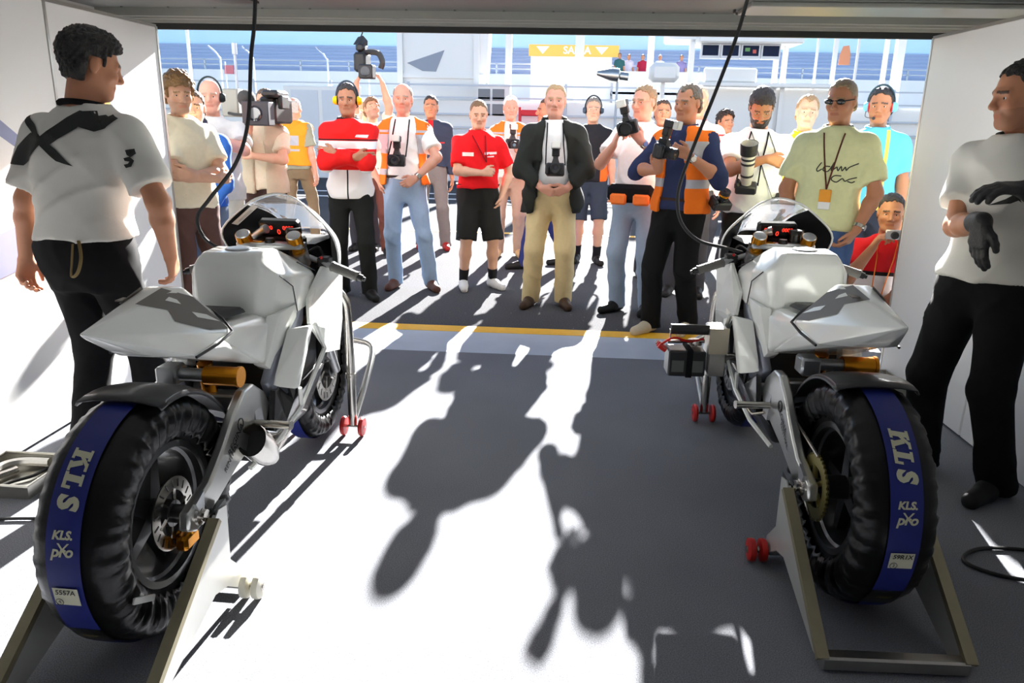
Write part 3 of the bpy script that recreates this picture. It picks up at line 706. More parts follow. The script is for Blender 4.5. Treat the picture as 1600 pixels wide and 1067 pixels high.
        F.cut(bx((-.2, -.2, -.3), (.2, -.008, -.008 if st == 'thick' else -.026)), .008); F.cut(bx((-.2, -.2, -.3), (.2, .3, -.078)), .014)
        for q in (-1, 1): F.cut(bx((q*.13-.075, -.2, -.2), (q*.13+.075, -.032, .036)), .014)     # bare temples
        if st == 'sides': F.cut(el((0, -.02, .115), (.068, .125, .075)), .02)
        if st == 'receding':
            for q in (-1, 1): F.cut(el((q*.048, -.085, .082), (.030, .055, .042)), .015)
        v, q = F.mesh(); np_mesh('hair', [((RM @ v.T).T+HC, q)], hairmat(hair[1]), root, None, s)
    if beard:
        F = Fld((-.1, -.13, -.15), (.1, .05, .03), .0055*res)
        F.add(el((0, -.030, -.04), (.066, .068, .088)), .03).add(rc((-.014, -.070, -.1), (.014, -.070, -.1), .026, .026), .03)
        for q in (-1, 1): F.add(rc((q*.058, .006, -.05), (q*.034, -.05, -.1), .02, .02), .03)
        F.cut(el((0, -.07, -.004), (.062, .09, .045)), .01); F.cut(bx((-.2, .03, -.3), (.2, .3, .3))); F.cut(rc((-.02, -.1, -.067), (.02, -.1, -.067), .012, .012), .006); F.half((0, 0, 1), -.012)
        X, Y, Z = F.grid((slice(None),)*3); F.g += (.0025*np.sin(160*X+ph)*np.sin(150*Z)+0*Y).astype(np.float32)
        v, q = F.mesh(); np_mesh('beard', [((RM @ v.T).T+HC, q)], hairmat(beard), root, None, s)
    # --- upper garment
    cv = .0130*res
    def garment(nm, inf, z0, z1, sleeve, sl_r, m, fold=.006, opening=None, flare=0., neckcut=None, extra=None, hemround=0.):
        w2 = np.maximum(ws, ws.max()*.90*(np.array(TOR['z']) < 1.35)) if flare >= 0 else ws
        d2 = ds+bl*.55; c2 = cy-bl*.45
        w2 = w2+flare*np.clip((1.15-np.array(TOR['z']))/.3, 0, 1); d2 = d2+flare*np.clip((1.15-np.array(TOR['z']))/.3, 0, 1)
        allp = [V3(cx.min()-.27, cy.min()-.26-belly, z0-drop-.02), V3(cx.max()+.27, cy.max()+.24, z1-drop+.03)]
        if sleeve > 0:
            for sd in (1, -1):
                S0, E, W, H = arms[sd]; allp += [S0, E] + ([W] if sleeve > 1 else [])
        P = np.stack(allp); F = Fld(P.min(0)-.11, P.max(0)+.1, cv)
        F.add(torso(zs, w2, d2, cx, c2, 2.3, inf), .02)
        for sd in (1, -1):
            S0 = arms[sd][0]
            F.add(rc(NB+V3(sd*.055, 0, -.075), S0+V3(0, 0, -.005), .052+inf*.6, .050+inf), .06)
        F.half((0, 0, -1), -(z0-drop)); 
        G = F
        if neckcut: F.half((0, 0, 1), z1-drop)
        for sd in (1, -1):
            S0, E, W, H = arms[sd]
            if sleeve > 0:
                t1 = min(sleeve, 1.0); e = S0+(E-S0)*t1; a = nrm(E-S0)
                F2 = rc(S0, e+a*.03, sl_r[0], sl_r[1])
                f0, lo, hi = F2
                def fs(X, Y, Z, f0=f0, a=a, c=float(a@e), t=sleeve): 
                    d = f0(X, Y, Z); return np.maximum(d, a[0]*X+a[1]*Y+a[2]*Z-c) if t <= 1 else d
                F.add((fs, lo, hi), .035)
                if sleeve > 1:
                    e2 = E+(W-E)*(sleeve-1); b = nrm(W-E); f1, lo, hi = rc(E, e2+b*.03, sl_r[1], sl_r[2])
                    def fs2(X, Y, Z, f1=f1, b=b, c=float(b@e2)): return np.maximum(f1(X, Y, Z), b[0]*X+b[1]*Y+b[2]*Z-c)
                    F.add((fs2, lo, hi), .02)
            else:
                F.cut(rc(S0+nrm(V3(sd, 0, .1))*.02, S0+V3(sd*.06, 0, -.10), .066, .075), .012)
        if opening:
            a, b, zt, zb = opening   # half width at top and bottom
            def fo(X, Y, Z):
                k = np.clip((Z-(zb-drop))/max(zt-zb, .01), 0, 1); xc = np.interp(Z.ravel(), zs, cx)[None, None, :]
                yc = np.interp(Z.ravel(), zs, cy)[None, None, :]
                return np.maximum(np.abs(X-xc)-(b+(a-b)*k), Y-yc+.02)
            F.cut((fo, V3(-.4, -.6, z0-drop-.1), V3(.4, .3, z1-drop+.2)), .008)
        if extra: extra(F)
        F.fold(fold, ph=ph)
        v, q = F.mesh(); return np_mesh(nm, [(v, q)], m, root, None, s)
    k = top['kind']; tm = top.get('m') or cloth(top['c'])
    if k == 'tee': o = garment('shirt', .016+top.get('inf', 0), top.get('hem', .90), 1.5, top.get('sl', .72), top.get('slr', (.066, .078)), tm, top.get('fold', .010), flare=top.get('flare', .012))
    elif k == 'long': o = garment('shirt', .018, top.get('hem', .92), 1.5, top.get('sl', 1.9), top.get('slr', (.068, .058, .044)), tm, top.get('fold', .007), flare=top.get('flare', .008))
    elif k == 'jacket': o = garment('jacket', .03, top.get('hem', .80), 1.53, top.get('sl', 1.88), top.get('slr', (.082, .07, .055)), tm, top.get('fold', .010), opening=top.get('open'), flare=top.get('flare', .03))
    T['top'] = o
    if top.get('under'): T['under'] = garment('shirt', .008, 1.0, 1.5, 0, None, cloth(top['under']), .003, flare=0)
    if top.get('collar'):
        cm = cloth(top['collar']); mb = MB(); pts = []
        for i in range(20):
            a = 2*PI*i/20; fr = .5-.5*math.cos(a)  # 1 at back
            pts.append(Vector((NB[0]+math.sin(a)*.074*build, NB[1]-.012-math.cos(a)*.068*build, NB[2]+.026+.026*fr))*s)
        if k == 'jacket': pts = pts[4:17]   # stands open at the throat
        mb.tube(pts, top.get('colr', .014)*s, 6, closed=k != 'jacket', flat=1.0).build('collar', cm, root)
    if vest:
        T['vest'] = garment('vest', .034, vest.get('hem', .93), 1.53, 0, None, vest['m'], .007, opening=vest.get('open'), flare=vest.get('flare', .02))
    # --- trousers
    pk, pc = pants[:2]; pm = pants[2] if len(pants) > 2 and pants[2] is not None else cloth(pc, 'trousers'); loose = pants[3] if len(pants) > 3 else 1.0
    allp = [hip[1], hip[-1]]
    for sd in (1, -1): allp += [legs[sd][1], legs[sd][2]]
    P = np.stack(allp+[V3(hipsh[0]-.2, hipsh[1]-.16, 1.03-drop), V3(hipsh[0]+.2, hipsh[1]+.16, 1.03-drop)]); F = Fld(P.min(0)-.12, P.max(0)+.12, cv)
    zz = np.array(TOR['z'])
    F.add(torso(zs[:4], (ws[:4]+.006)*hipw, (ds[:4]+.008+bl[:4]*.3), np.full(4, hipsh[0]), np.full(4, hipsh[1])-bl[:4]*.25, 2.3, 0), .02)
    for sd in (1, -1):
        Hh, K, A, fy, fz = legs[sd]; a = nrm(A-K)
        if pk == 'shorts':
            e = K+(K-Hh)*.02; c = nrm(K-Hh); f0, lo, hi = rc(Hh, e+c*.04, .098*loose, .092*loose)
            def fs(X, Y, Z, f0=f0, c=c, cc=float(c@e)): return np.maximum(f0(X, Y, Z), c[0]*X+c[1]*Y+c[2]*Z-cc)
            F.add((fs, lo, hi), .04)
        else:
            F.add(rc(Hh, K, .098*loose, .073*loose), .04)
            e = A+a*.045; f0, lo, hi = rc(K, e+a*.02, .073*loose, .067*loose)
            def fs(X, Y, Z, f0=f0, zc=.03+fz): return np.maximum(f0(X, Y, Z), zc-Z)
            F.add((fs, lo, hi), .025)
    F.half((0, 0, 1), 1.02-drop); F.fold(.007, 11, 22, ph+1)
    v, q = F.mesh(); T['pants'] = np_mesh('shorts' if pk == 'shorts' else 'trousers', [(v, q)], pm, root, None, s)
    # --- shoes
    for sd in (1, -1):
        Hh, K, A, fy, fz = legs[sd]; F = Fld((-.07, -.24, 0), (.07, .1, .16), .0105*res)
        F.add(rc((0, .035, .042), (0, -.06, .045), .042, .042), .02).add(rc((0, -.06, .04), (0, -.185, .03), .044, .038), .03).add(rc((0, .02, .06), (0, .015, .11), .042, .045), .03)
        F.half((0, 0, -1), 0); v, q = F.mesh(); v = v*(.95, .95, 1)
        a = R(fy); c_, s_ = math.cos(a), math.sin(a); M3 = np.array(((c_, -s_, 0), (s_, c_, 0), (0, 0, 1)))
        v = (M3 @ v.T).T+V3(A[0], A[1]-.01, fz)
        np_mesh('shoe', [(v, q)], cloth(shoes, 'shoe', .5), root, None, s)
        if pk == 'shorts':
            mb = MB(); mb.tube([Vector(A*s)+Vector((0, 0, .0)), Vector((A+(K-A)*.28)*s)], [.043*s, .050*s], 12).build('sock', cloth(pants[4] if len(pants) > 4 else (25, 25, 28), 'sock'), root)
    # --- gloves
    if gloves:
        for sd in (1, -1):
            S0, E, W, H = arms[sd]; hd = nrm(H[4]) if len(H) > 4 and H[4] is not None else nrm(W-E); b = nrm(W-E)
            pts = np.stack([W-b*.07, W, W+hd*.22]); F = Fld(pts.min(0)-.09, pts.max(0)+.09, .0048*res)
            F.add(rc(W-b*.055, W, .042, .036), .02); add_hand(F, W, hd, H[2], sd, H[3], .0042, thumb=H[5] if len(H) > 5 else .5)
            v, q = F.mesh(); np_mesh('glove', [(v, q)], gloves, root, None, s)
    if extras: extras(T)
    return T
# ------------------------------------------------------------------ worn things
def hput(T, mb, name, m):
    o = mb.build(name, m, T['root']); o.matrix_local = T['HM']; return o
def ear_muffs(band, cup, mic=False, cushion=None, wide=1.0):
    def f(T):
        pts = [(.088*math.cos(R(a)), .01, .02+.125*math.sin(R(a))) for a in range(-5, 186, 10)]
        hput(T, MB().tube(pts, .006, 6, flat=1.4), 'headband', cloth(band, 'plastic', .4))
        for q in (-1, 1):
            hput(T, MB().lathe([(0, .034*wide), (.022, .032*wide), (.033, .02*wide), (.036, .006), (.036, 0)], (q*.080, .01, -.006), (q, 0, 0), 14), 'ear_cup', cloth(cup, 'plastic', .4))
            hput(T, MB().lathe([(.036, .002), (.036, -.008), (.024, -.012)], (q*.080, .01, -.006), (q, 0, 0), 14), 'ear_cushion', cloth(cushion or (25, 25, 26), 'plastic', .4))
        if mic:
            hput(T, MB().tube(catmull([(-.09, .0, -.03), (-.085, -.06, -.07), (-.03, -.115, -.078)], 5), .0028, 6), 'microphone_boom', M_dark)
            hput(T, MB().ell((-.025, -.117, -.078), (.011, .011, .011)), 'microphone', M_dark)
    return f
def sunglasses(c=(.01, .01, .01), z=.004, y=0., frame=(20, 20, 20), rot=0):
    lm = mat('sunglass_lens', (.008, .008, .009), .05, coat=1); fm = cloth(frame, 'plastic', .4)
    def f(T):
        for q in (-1, 1):
            mb = MB(); mb.T = Matrix.Translation((0, y, z)) @ Matrix.Rotation(rot, 4, 'X') @ Matrix.Translation((0, -y, -z))
            mb.ell((q*.034, -.094+y, z), (.029, .009, .017), 12, 8); hput(T, mb, 'lens', lm)
            mb2 = MB(); mb2.T = mb.T; mb2.tube([(q*.06, -.088+y, z+.006), (q*.074, -.06+y, z+.006), (q*.080, .015+y, z+.004)], .0035, 6).tube([(0, -.1+y, z+.006), (q*.02, -.101+y, z+.008)], .003, 6); hput(T, mb2, 'temple', fm)
    return f
def glasses():
    fm = cloth((150, 140, 120), 'plastic', .3)
    def f(T):
        mb = MB()
        for q in (-1, 1):
            mb.tube([(q*.033+.022*math.cos(a*PI/6), -.098, .001+.015*math.sin(a*PI/6)) for a in range(12)], .0018, 5, closed=True).tube([(q*.055, -.095, .005), (q*.079, -.05, .006), (q*.081, .01, .004)], .0018, 5)
        mb.tube([(-.011, -.1, .003), (.011, -.1, .003)], .0018, 5); hput(T, mb, 'spectacles', fm)
    return f
def watch(sd):
    def f(T):
        S0, E, W, H = T['arms'][sd]; s = T['s']; d = nrm(W-E); a = W-d*.025; mb = MB().cyl(Vector((a-d*.011)*s), Vector((a+d*.011)*s), .034*s, 14)
        n = V3(H[2]); n = -nrm(n-d*(n@d)); c = Vector((a+n*.03)*s); mb.cyl(c, c+Vector(n)*.012*s, .018*s, 12); mb.build('watch', M_steel, T['root'])
    return f
def surf_y(T, x, z, key='top', front=True):
    """front surface of a garment at (x, z) in figure space"""
    o = T.get(key) or T['top']; b = T.setdefault('_bvh_'+key, None)
    if b is None:
        me = o.data; b = BVHTree.FromPolygons([v.co for v in me.vertices], [p.vertices for p in me.polygons]); T['_bvh_'+key] = b
    h = b.ray_cast(Vector((x, -1.0, z)) if front else Vector((x, 1.0, z)), Vector((0, 1 if front else -1, 0)))
    return h[0].y if h[0] else 0
def lanyard(c=(70, 40, 30), low=1.05, badge=(236, 170, 60), x=0., key='top', bd=True):
    def f(T):
        s = T['s']; nb = T['NB']; mb = MB(); dz = T['NB'][2]-1.46
        for q in (-1, 1):
            P = []
            for t in range(9):
                k = t/8; z = 1.46+(low-1.46)*k+dz; X = nb[0]+q*.06*(1-k)+x*k; P.append(Vector((X*s, surf_y(T, X*s, z*s, key)-.006, z*s)))
            mb.tube(P, .006*s, 5, flat=.4)
        mb.build('lanyard', cloth(c, 'webbing'), T['root'])
        if bd:
            y = surf_y(T, (nb[0]+x)*s, (low-.05+dz)*s, key); X = (nb[0]+x)*s; Z = (low+dz)*s
            MB().box((X-.035, y-.016, Z-.12), (X+.035, y-.010, Z), bev=.003).build('badge', patmat('badge', lin(badge), [((X-.04, -2, Z-.13), (X+.04, 2, Z-.075), lin((235, 235, 232)))]), T['root'], smooth=0)
    return f
def belt(c=(40, 26, 18), z=1.0):
    def f(T):
        s = T['s']; me = T['pants'].data; n = 28; mb = MB(); co = np.empty(len(me.vertices)*3, np.float32); me.vertices.foreach_get('co', co); co = co.reshape(-1, 3)
        sel = co[np.abs(co[:, 2]-z*s) < .02]; cx, cy = sel[:, 0].mean(), sel[:, 1].mean(); w, d = np.abs(sel[:, 0]-cx).max()+.003, np.abs(sel[:, 1]-cy).max()+.003
        pts = [Vector((cx+w*abs(math.cos(2*PI*i/n))**.85*(1 if math.cos(2*PI*i/n) > 0 else -1), cy+d*abs(math.sin(2*PI*i/n))**.85*(1 if math.sin(2*PI*i/n) > 0 else -1), z*s)) for i in range(n)]
        mb.tube(pts, .019, 4, closed=True, flat=.25); mb.build('belt', cloth(c, 'leather', .5), T['root'])
    return f
def multi(*fs):
    def f(T):
        for g in fs: g(T)
    return f
def chest_print(polys, z, c, x=0., sc=1.0, key='top', front=True, name='print'):
    def f(T):
        s = T['s']; u = (sc if front else -sc)
        decal(name, polys, T[key], (x*s, -1 if front else 1, z*s), (u, 0, 0), (0, 0, sc), (0, 1 if front else -1, 0), cloth(c, 'print'), T['root'], cuts=2)
    return f
def chest_text(txt, size, x, z, c, key='top', shear=.2):
    def f(T):
        s = T['s']
        flat_text('lettering', txt, size, (0, 0, 0), (1, 0, 0), (0, 0, 1), cloth(c, 'print'), T['root'], shear, .001, fn=lambda p, q: Vector(((x+p)*s, surf_y(T, (x+p)*s, (z+q)*s, key)-.003, (z+q)*s)))
    return f

def scribble(strokes, x, z, c, sc=1.0, key='top'):
    def f(T):
        s = T['s']; mb = MB()
        for st in strokes:
            P = [Vector(((x+p.x*sc)*s, surf_y(T, (x+p.x*sc)*s, (z+p.y*sc)*s, key)-.002, (z+p.y*sc)*s)) for p in catmull([(a, b, 0) for a, b in st], 4)]
            mb.tube(P, .0035*s, 5)
        mb.build('brush_lettering', cloth(c, 'print'), T['root'])
    return f
# ------------------------------------------------------------------ cameras
M_cam = mat('camera_black', (.014, .014, .015), .4, bump=.2, bscale=300); M_lensglass = mat('lens_glass', (.01, .012, .02), .03, coat=1)
M_diff = mat('flash_diffuser', lin((228, 228, 220)), .5); M_lenswhite = mat('white_lens_barrel', lin((216, 212, 200)), .4)
def dslr(label, T, loc, yaw=0, pitch=0, roll=0, lens='std', flash=True, strap=None, group='photographers cameras', small=False, hood=None):
    """loc in the axes of the holder's feet (not turned with the body); lens looks along -y at yaw 0"""
    s = T['s']; base = T['root'].location
    root = thing('camera', label, 'camera', (0, 0, 0), 0, group)
    root.matrix_world = Matrix.Translation(Vector(base)+Vector(loc)*s) @ Matrix.Rotation(R(yaw), 4, 'Z') @ Matrix.Rotation(R(pitch), 4, 'X') @ Matrix.Rotation(R(roll), 4, 'Y')
    if small:
        MB().box((-.048, -.012, -.03), (.048, .012, .03), bev=.006).build('camera_body', mat('silver_compact', lin((196, 198, 202)), .3, .6), root)
        MB().lathe([(.024, 0), (.024, -.012), (.02, -.013), (.02, -.024), (.012, -.025), (0, -.022)], (.005, -.012, -.002), (0, 1, 0), 16).build('lens', M_cam, root); return root
    MB().box((-.072, -.03, -.055), (.072, .035, .045), bev=.012).hull([(-.03, -.035, .04), (.03, -.035, .04), (-.034, .03, .04), (.034, .03, .04), (-.02, -.03, .075), (.02, -.03, .075), (-.02, .025, .075), (.02, .025, .075)]).box((-.078, -.05, -.05), (-.042, .0, .04), bev=.012).build('camera_body', M_cam, root)
    if lens == 'std': pr = [(.034, -.03), (.036, -.05), (.034, -.055), (.038, -.06), (.038, -.11), (.034, -.112), (.032, -.106), (0, -.1)]
    elif lens == 'wide': pr = [(.034, -.03), (.036, -.06), (.042, -.08), (.05, -.11), (.047, -.112), (.04, -.09), (0, -.085)]
    else: pr = [(.034, -.03), (.038, -.06), (.042, -.065), (.042, -.16), (.046, -.165), (.046, -.24), (.055, -.25), (.06, -.33), (.057, -.332), (.05, -.29), (0, -.285)]
    rings = {'std': ((.0385, -.075),), 'wide': ((.044, -.085),), 'tele': ((.0465, -.2),), 'white': ((.0435, -.1), (.0465, -.19), (.0465, -.225))}[lens]
    lo = MB().lathe(pr, (0, 0, -.005), (0, 1, 0), 20).build('lens', M_lenswhite if lens == 'white' else M_cam, root)
    for r, y in rings: MB().lathe([(r, -.008), (r+.0015, -.006), (r+.0015, .006), (r, .008)], (0, y, -.005), (0, 1, 0), 20).build('lens_ring', M_cam if lens == 'white' else (M_gold if hood == 'orange' else M_rubber), lo)
    if lens in ('std', 'wide'): MB().cyl((0, pr[-1][1]-.003, -.005), (0, pr[-1][1], -.005), .028, 16).build('front_glass', M_lensglass, lo)
    if lens == 'white': MB().lathe([(.056, -.255), (.0605, -.335), (.058, -.336), (.054, -.26)], (0, 0, -.005), (0, 1, 0), 20).build('lens_hood', M_cam, lo)
    if flash:
        fl = MB().box((-.02, -.02, .075), (.02, .015, .095)).box((-.03, -.025, .095), (.03, .02, .165), bev=.006).box((-.036, -.05, .15), (.036, .02, .2), bev=.006).build('flash', M_cam, root)
        MB().box((-.034, -.085, .148), (.034, -.048, .202), bev=.005).build('diffuser', M_diff, fl)
    if strap is not None:
        iv = root.matrix_world.inverted(); mb = MB(); rt = T['root']; rm = Matrix.Translation(rt.location) @ Matrix.Rotation(rt.rotation_euler.z, 4, 'Z'); nb = Vector(T['NB']*s); key = strap if isinstance(strap, str) else 'top'; wc = rm.inverted() @ root.matrix_world.translation
        for q in (-1, 1):
            a = nb+Vector((q*.06, .0, .02)); e = rm.inverted() @ (root.matrix_world @ Vector((q*.076, 0, .03))); P = []
            for t in range(10):
                k = t/9; p = a.lerp(e, k); 
                if k < .9:
                    ys = surf_y(T, p.x, p.z, key); p.y = min(p.y, ys-.008) if ys else p.y
                P.append(iv @ rm @ p)
            mb.tube(P, .007, 5, flat=.3)
        mb.build('strap', M_blackcloth, root)
    return root
# ------------------------------------------------------------------ the crowd outside the door
ORG = lin((244, 120, 34)); GRY = lin((176, 176, 182)); ORG2 = lin((250, 150, 40))
def vestmat(nm, s, cx=0.):
    """orange tabard with grey reflective shoulder panels and a grey waist band"""
    return patmat(nm, ORG, [((-.4, -.5, 1.02), (.4, .5, 1.07), GRY), ((-.4, -.5, 1.20), (.4, .5, 1.36), GRY), ((-.4, -.5, 1.375), (.4, .5, 1.395), GRY)], .7, s)
CROSS = dict(hp=((-.075, -.215, 1.17), (.8, -.1, -.5), (0, 1, .0), .25, (-1, .25, .15)), hn=((.085, -.245, 1.145), (-.8, -.1, -.5), (0, 1, 0), .3, (1, .3, .05)))
def cross(dz): return {k: ((v[0][0], v[0][1], v[0][2]+dz),)+v[1:] for k, v in CROSS.items()}
POCKP = ((.20, -.10, .90), (.8, .5, 0), (-1, .3, 0), .5); POCKN = ((-.20, -.10, .90), (-.8, .5, 0), (1, .3, 0), .5)

person('curly haired man in a cream polo shirt with crossed arms beside the white partition', (-2.49, 4.99), 54, 1.77, 'fair', ('curly', (128, 96, 56)), dict(kind='tee', c=(232, 222, 196), collar=(232, 222, 196), hem=.92), ('long', (92, 66, 60)), head=(-16, 10, 0), stubble=.4, **cross(-.03))
person('man in a blue sweatshirt with round chest patches, hands clasped, behind the cream polo', (-2.615, 5.43), 22, 1.68, 'fair', ('short', (80, 60, 40)), dict(kind='long', m=patmat('blue_sweat', lin((44, 92, 176)), [((.08, -.5, 1.26), (.13, .0, 1.31), lin((225, 225, 225))), ((.09, -.5, 1.17), (.145, .0, 1.215), lin((200, 60, 70)))], s=.97)), ('long', (92, 108, 134)), hp=((.08, -.2, .92), (.8, .5, 0), (-1, 0, 0), .5, (-.8, -.1, -.5)), hn=((-.06, -.2, .92), (-.8, .5, 0), (1, 0, 0), .5, (.8, -.1, -.5)))
T = person('bald man in a grey T-shirt wearing dark headphones and holding a camera to his chest', (-2.74, 5.98), 12, 1.78, 'pink', ('none', None), dict(kind='tee', c=(206, 204, 200), hem=.86), ('long', (206, 200, 182)), belly=.05, build=1.08, hf='world', hp=((.10, -.27, 1.36), (.9, .1, -.5), (-1, 0, .3), .7, (-.8, -.1, .5)), hn=((-.02, -.28, 1.33), (-.9, .1, -.5), (1, 0, .3), .7, (.5, -.2, .7)), head=(8, 2, 0), brow=(170, 140, 120), extras=multi(ear_muffs((40, 60, 66), (30, 36, 36)), watch(1)))
dslr('black camera held upright by the bald man with headphones', T, (.055, -.365, 1.445), 25, 15, lens='wide', flash=False)
T = person('cameraman in a tan pocket vest with a large video camera on his shoulder', (-2.68, 6.82), 5, 1.75, 'fair', ('short', (90, 70, 50)), dict(kind='tee', c=(222, 208, 182), sl=.7), ('long', (62, 44, 40)), vest=dict(m=cloth((188, 174, 150)), hem=.86, open=(.05, .05, 1.5, .86)), hf='world', hn=((.0, -.27, 1.42), (-.7, .1, -.9), (1, 0, .2), .9, (.3, -.2, .9)), hp=((.0, -.24, 1.20), (.9, .0, -.5), (0, 1, 0), .4, (-1, 0, .1)), headoff=(.045, .02))
vc = thing('video_camera', 'large shoulder video camera with a foam microphone and square lens hood', 'video camera', (-2.49, 6.594, 1.55))
MB().box((-.07, -.1, -.1), (.07, .32, .12), bev=.02).box((-.05, -.02, .12), (.05, .28, .15), bev=.01).build('camera_body', M_cam, vc)
lh = MB().lathe([(.05, -.1), (.055, -.2), (.06, -.22)], (.0, 0, -.02), (0, 1, 0), 18).box((-.115, -.36, -.115), (.105, -.22, .075), bev=.008).build('lens_hood', mat('hood_grey', lin((52, 52, 58)), .5), vc)
MB().lathe([(.062, -.362), (.060, -.365), (.0, -.352)], (-.005, 0, -.02), (0, 1, 0), 18).build('lens_glass', M_lensglass, lh)
MB().ell((-.13, -.2, .1), (.07, .09, .07), 14, 10).build('foam_microphone', mat('foam_grey', lin((60, 62, 62)), .95, bump=.6, bscale=150), vc)
MB().box((-.02, -.18, .11), (.12, .1, .17), bev=.02).box((.09, -.1, .02), (.13, .08, .13), bev=.01).build('viewfinder', M_cam, vc)
MB().box((-.44, .0, -.05), (-.29, .15, .18), bev=.012).build('transmitter', mat('khaki_grey', lin((140, 140, 132)), .6), vc)
MB().tube([(-.05, -.06, -.03), (-.30, -.06, -.03), (-.36, -.04, -.02), (-.37, .03, -.02)], .012, 8).build('mounting_arm', M_cam, vc)
MB().cyl((-.40, .06, .17), (-.40, .06, .40), .006, 6).cyl((-.32, .08, .17), (-.32, .08, .46), .012, 8).cyl((-.32, .08, .46), (-.32, .08, .55), .022, 10).build('antenna', M_rail, vc)
MB().box((-.41, .055, .30), (-.33, .065, .37)).build('flag_label', mat('maroon_label', lin((132, 72, 88)), .6), vc, smooth=0)
person('bald man in an orange hi-vis tabard and brown trousers seen from behind', (-3.34, 9.6), 168, 1.75, 'pink', ('sides', (200, 190, 180)), dict(kind='tee', c=(150, 150, 130)), ('long', (132, 112, 86)), vest=dict(m=patmat('vest_back', ORG2, [((-.12, -.5, 1.20), (.2, .5, 1.32), GRY), ((-.12, -.5, 1.13), (.2, .5, 1.155), GRY)], s=.98), hem=.95), feet=[(.12, .15, 0), (-.14, -.15, 0)])
REDJ = patmat('red_white_jacket', lin((226, 26, 24)), [((-.6, -.6, .7), (.6, .6, 1.10), lin((238, 236, 232))), ((-.6, -.6, 1.27), (.6, .6, 1.33), lin((240, 238, 236))), ((-.6, -.6, 1.335), (.6, .6, 1.345), lin((30, 20, 20))), ((-.006, -.6, .7), (.006, -.05, 1.10), lin((20, 20, 22)))], .7)
person('man in a red and white team jacket with yellow ear defenders and crossed arms', (-1.775, 6.38), 6, 1.785, 'tan', ('short', (52, 44, 40)), dict(kind='long', m=REDJ, hem=.86, sl=1.98, slr=(.078, .070, .052), collar=(28, 20, 22), colr=.02, fold=.008), ('long', (30, 32, 30)), head=(2, 4, 0), extras=multi(ear_muffs((80, 90, 104), (244, 200, 20), wide=1.15), chest_print([[(-.05, -.008), (.05, -.012), (.06, .012), (-.04, .012)]], 1.365, (240, 220, 220), x=.12)), feet=[(.13, -.02, 25), (-.12, .06, -5)], **cross(.06))
T = person('man in brown trousers raising a video camera high above his head', (-2.12, 8.6), 10, 1.74, 'fair', ('thick', (120, 96, 70)), dict(kind='tee', c=(226, 208, 190)), ('long', (104, 62, 52)), hp=((.13, -.12, 1.92), (1, .1, .2), (-1, 0, 0), .8, (-.4, 0, .9)), hn=((-.15, -.10, 1.95), (-1, .1, .2), (1, 0, 0), .8, (.5, 0, .85)), head=(20, -22, 0), stubble=.7)
hc = thing('video_camera', 'handheld black video camera lifted above the crowd', 'video camera', (-2.14, 8.475, 2.103))
MB().box((-.11, -.1, -.12), (.02, .16, .08), bev=.025).box((-.1, -.05, .08), (.0, .12, .18), bev=.03).build('camera_body', M_cam, hc)
MB().box((-.03, -.22, -.19), (.12, -.06, -.05), bev=.012).build('lens_hood', M_cam, hc)
MB().lathe([(.05, -.224), (.0, -.215)], (.045, 0, -.12), (0, 1, 0), 16).build('lens_glass', M_lensglass, hc)
MB().tube(catmull([(-.03, .0, .07), (.06, -.04, .085), (.15, -.05, .07), (.19, -.05, -.01), (.17, -.05, -.08)], 5), .03, 8).build('carry_handle', M_cam, hc)
MB().hull([(-.13, .0, .16), (-.02, -.04, .16), (-.1, .1, .16), (.0, .1, .16), (-.02, .0, .25), (-.09, .05, .24), (.02, .03, .2)]).cyl((-.06, .03, .22), (-.03, .03, .29), .008, 6).build('top_light', M_cam, hc)
person('grey haired person half hidden behind the man raising a video camera', (-2.32, 8.9), 0, 1.72, 'fair', ('short', (150, 146, 142)), dict(kind='tee', c=(214, 200, 190)), ('long', (60, 60, 66)), res=1.25)
VJ = person('balding man in an orange and grey open tabard, white T-shirt and pale jeans', (-1.412, 6.84), 8, 1.815, 'pink', ('sides', (150, 140, 126)), dict(kind='tee', c=(240, 240, 238), hem=.98, sl=.72), ('long', (150, 172, 200)), vest=dict(m=vestmat('vest_jeans', 1.017), hem=.93, open=(.10, .15, 1.5, .93), flare=.03), hf='world',
      hn=((-.22, -.04, .97), (-.9, .3, 0), (1, .2, 0), .5, (.25, -.2, -.9)), hp=((.14, -.19, 1.0), (1, -.1, -.1), (-.3, 1, 0), .5, (-.85, -.1, -.5)), feet=[(.22, -.04, 20), (-.10, .02, -18)], head=(-2, 3, 0), shoes=(88, 58, 50), stubble=.25, extras=multi(watch(1), belt((60, 50, 44))))
dslr('black camera with a flash hanging on the chest of the man in pale jeans', VJ, (-.01, -.24, 1.15), 0, -6, lens='std', strap=True)
person('man in a navy team jacket and grey trousers with red shoes', (-1.56, 9.15), 6, 1.79, 'tan', ('short', (52, 46, 42)), dict(kind='jacket', m=patmat('navy_jacket', lin((52, 60, 78)), [((-.03, -.6, 1.36), (.03, .0, 1.56), lin((205, 34, 40))), ((.08, -.5, 1.25), (.16, 0, 1.265), lin((200, 60, 60)))], s=1.), hem=.98, flare=0.), ('long', (118, 114, 112)), shoes=(150, 36, 34), feet=[(.16, -.03, 10), (-.14, .05, -4)])
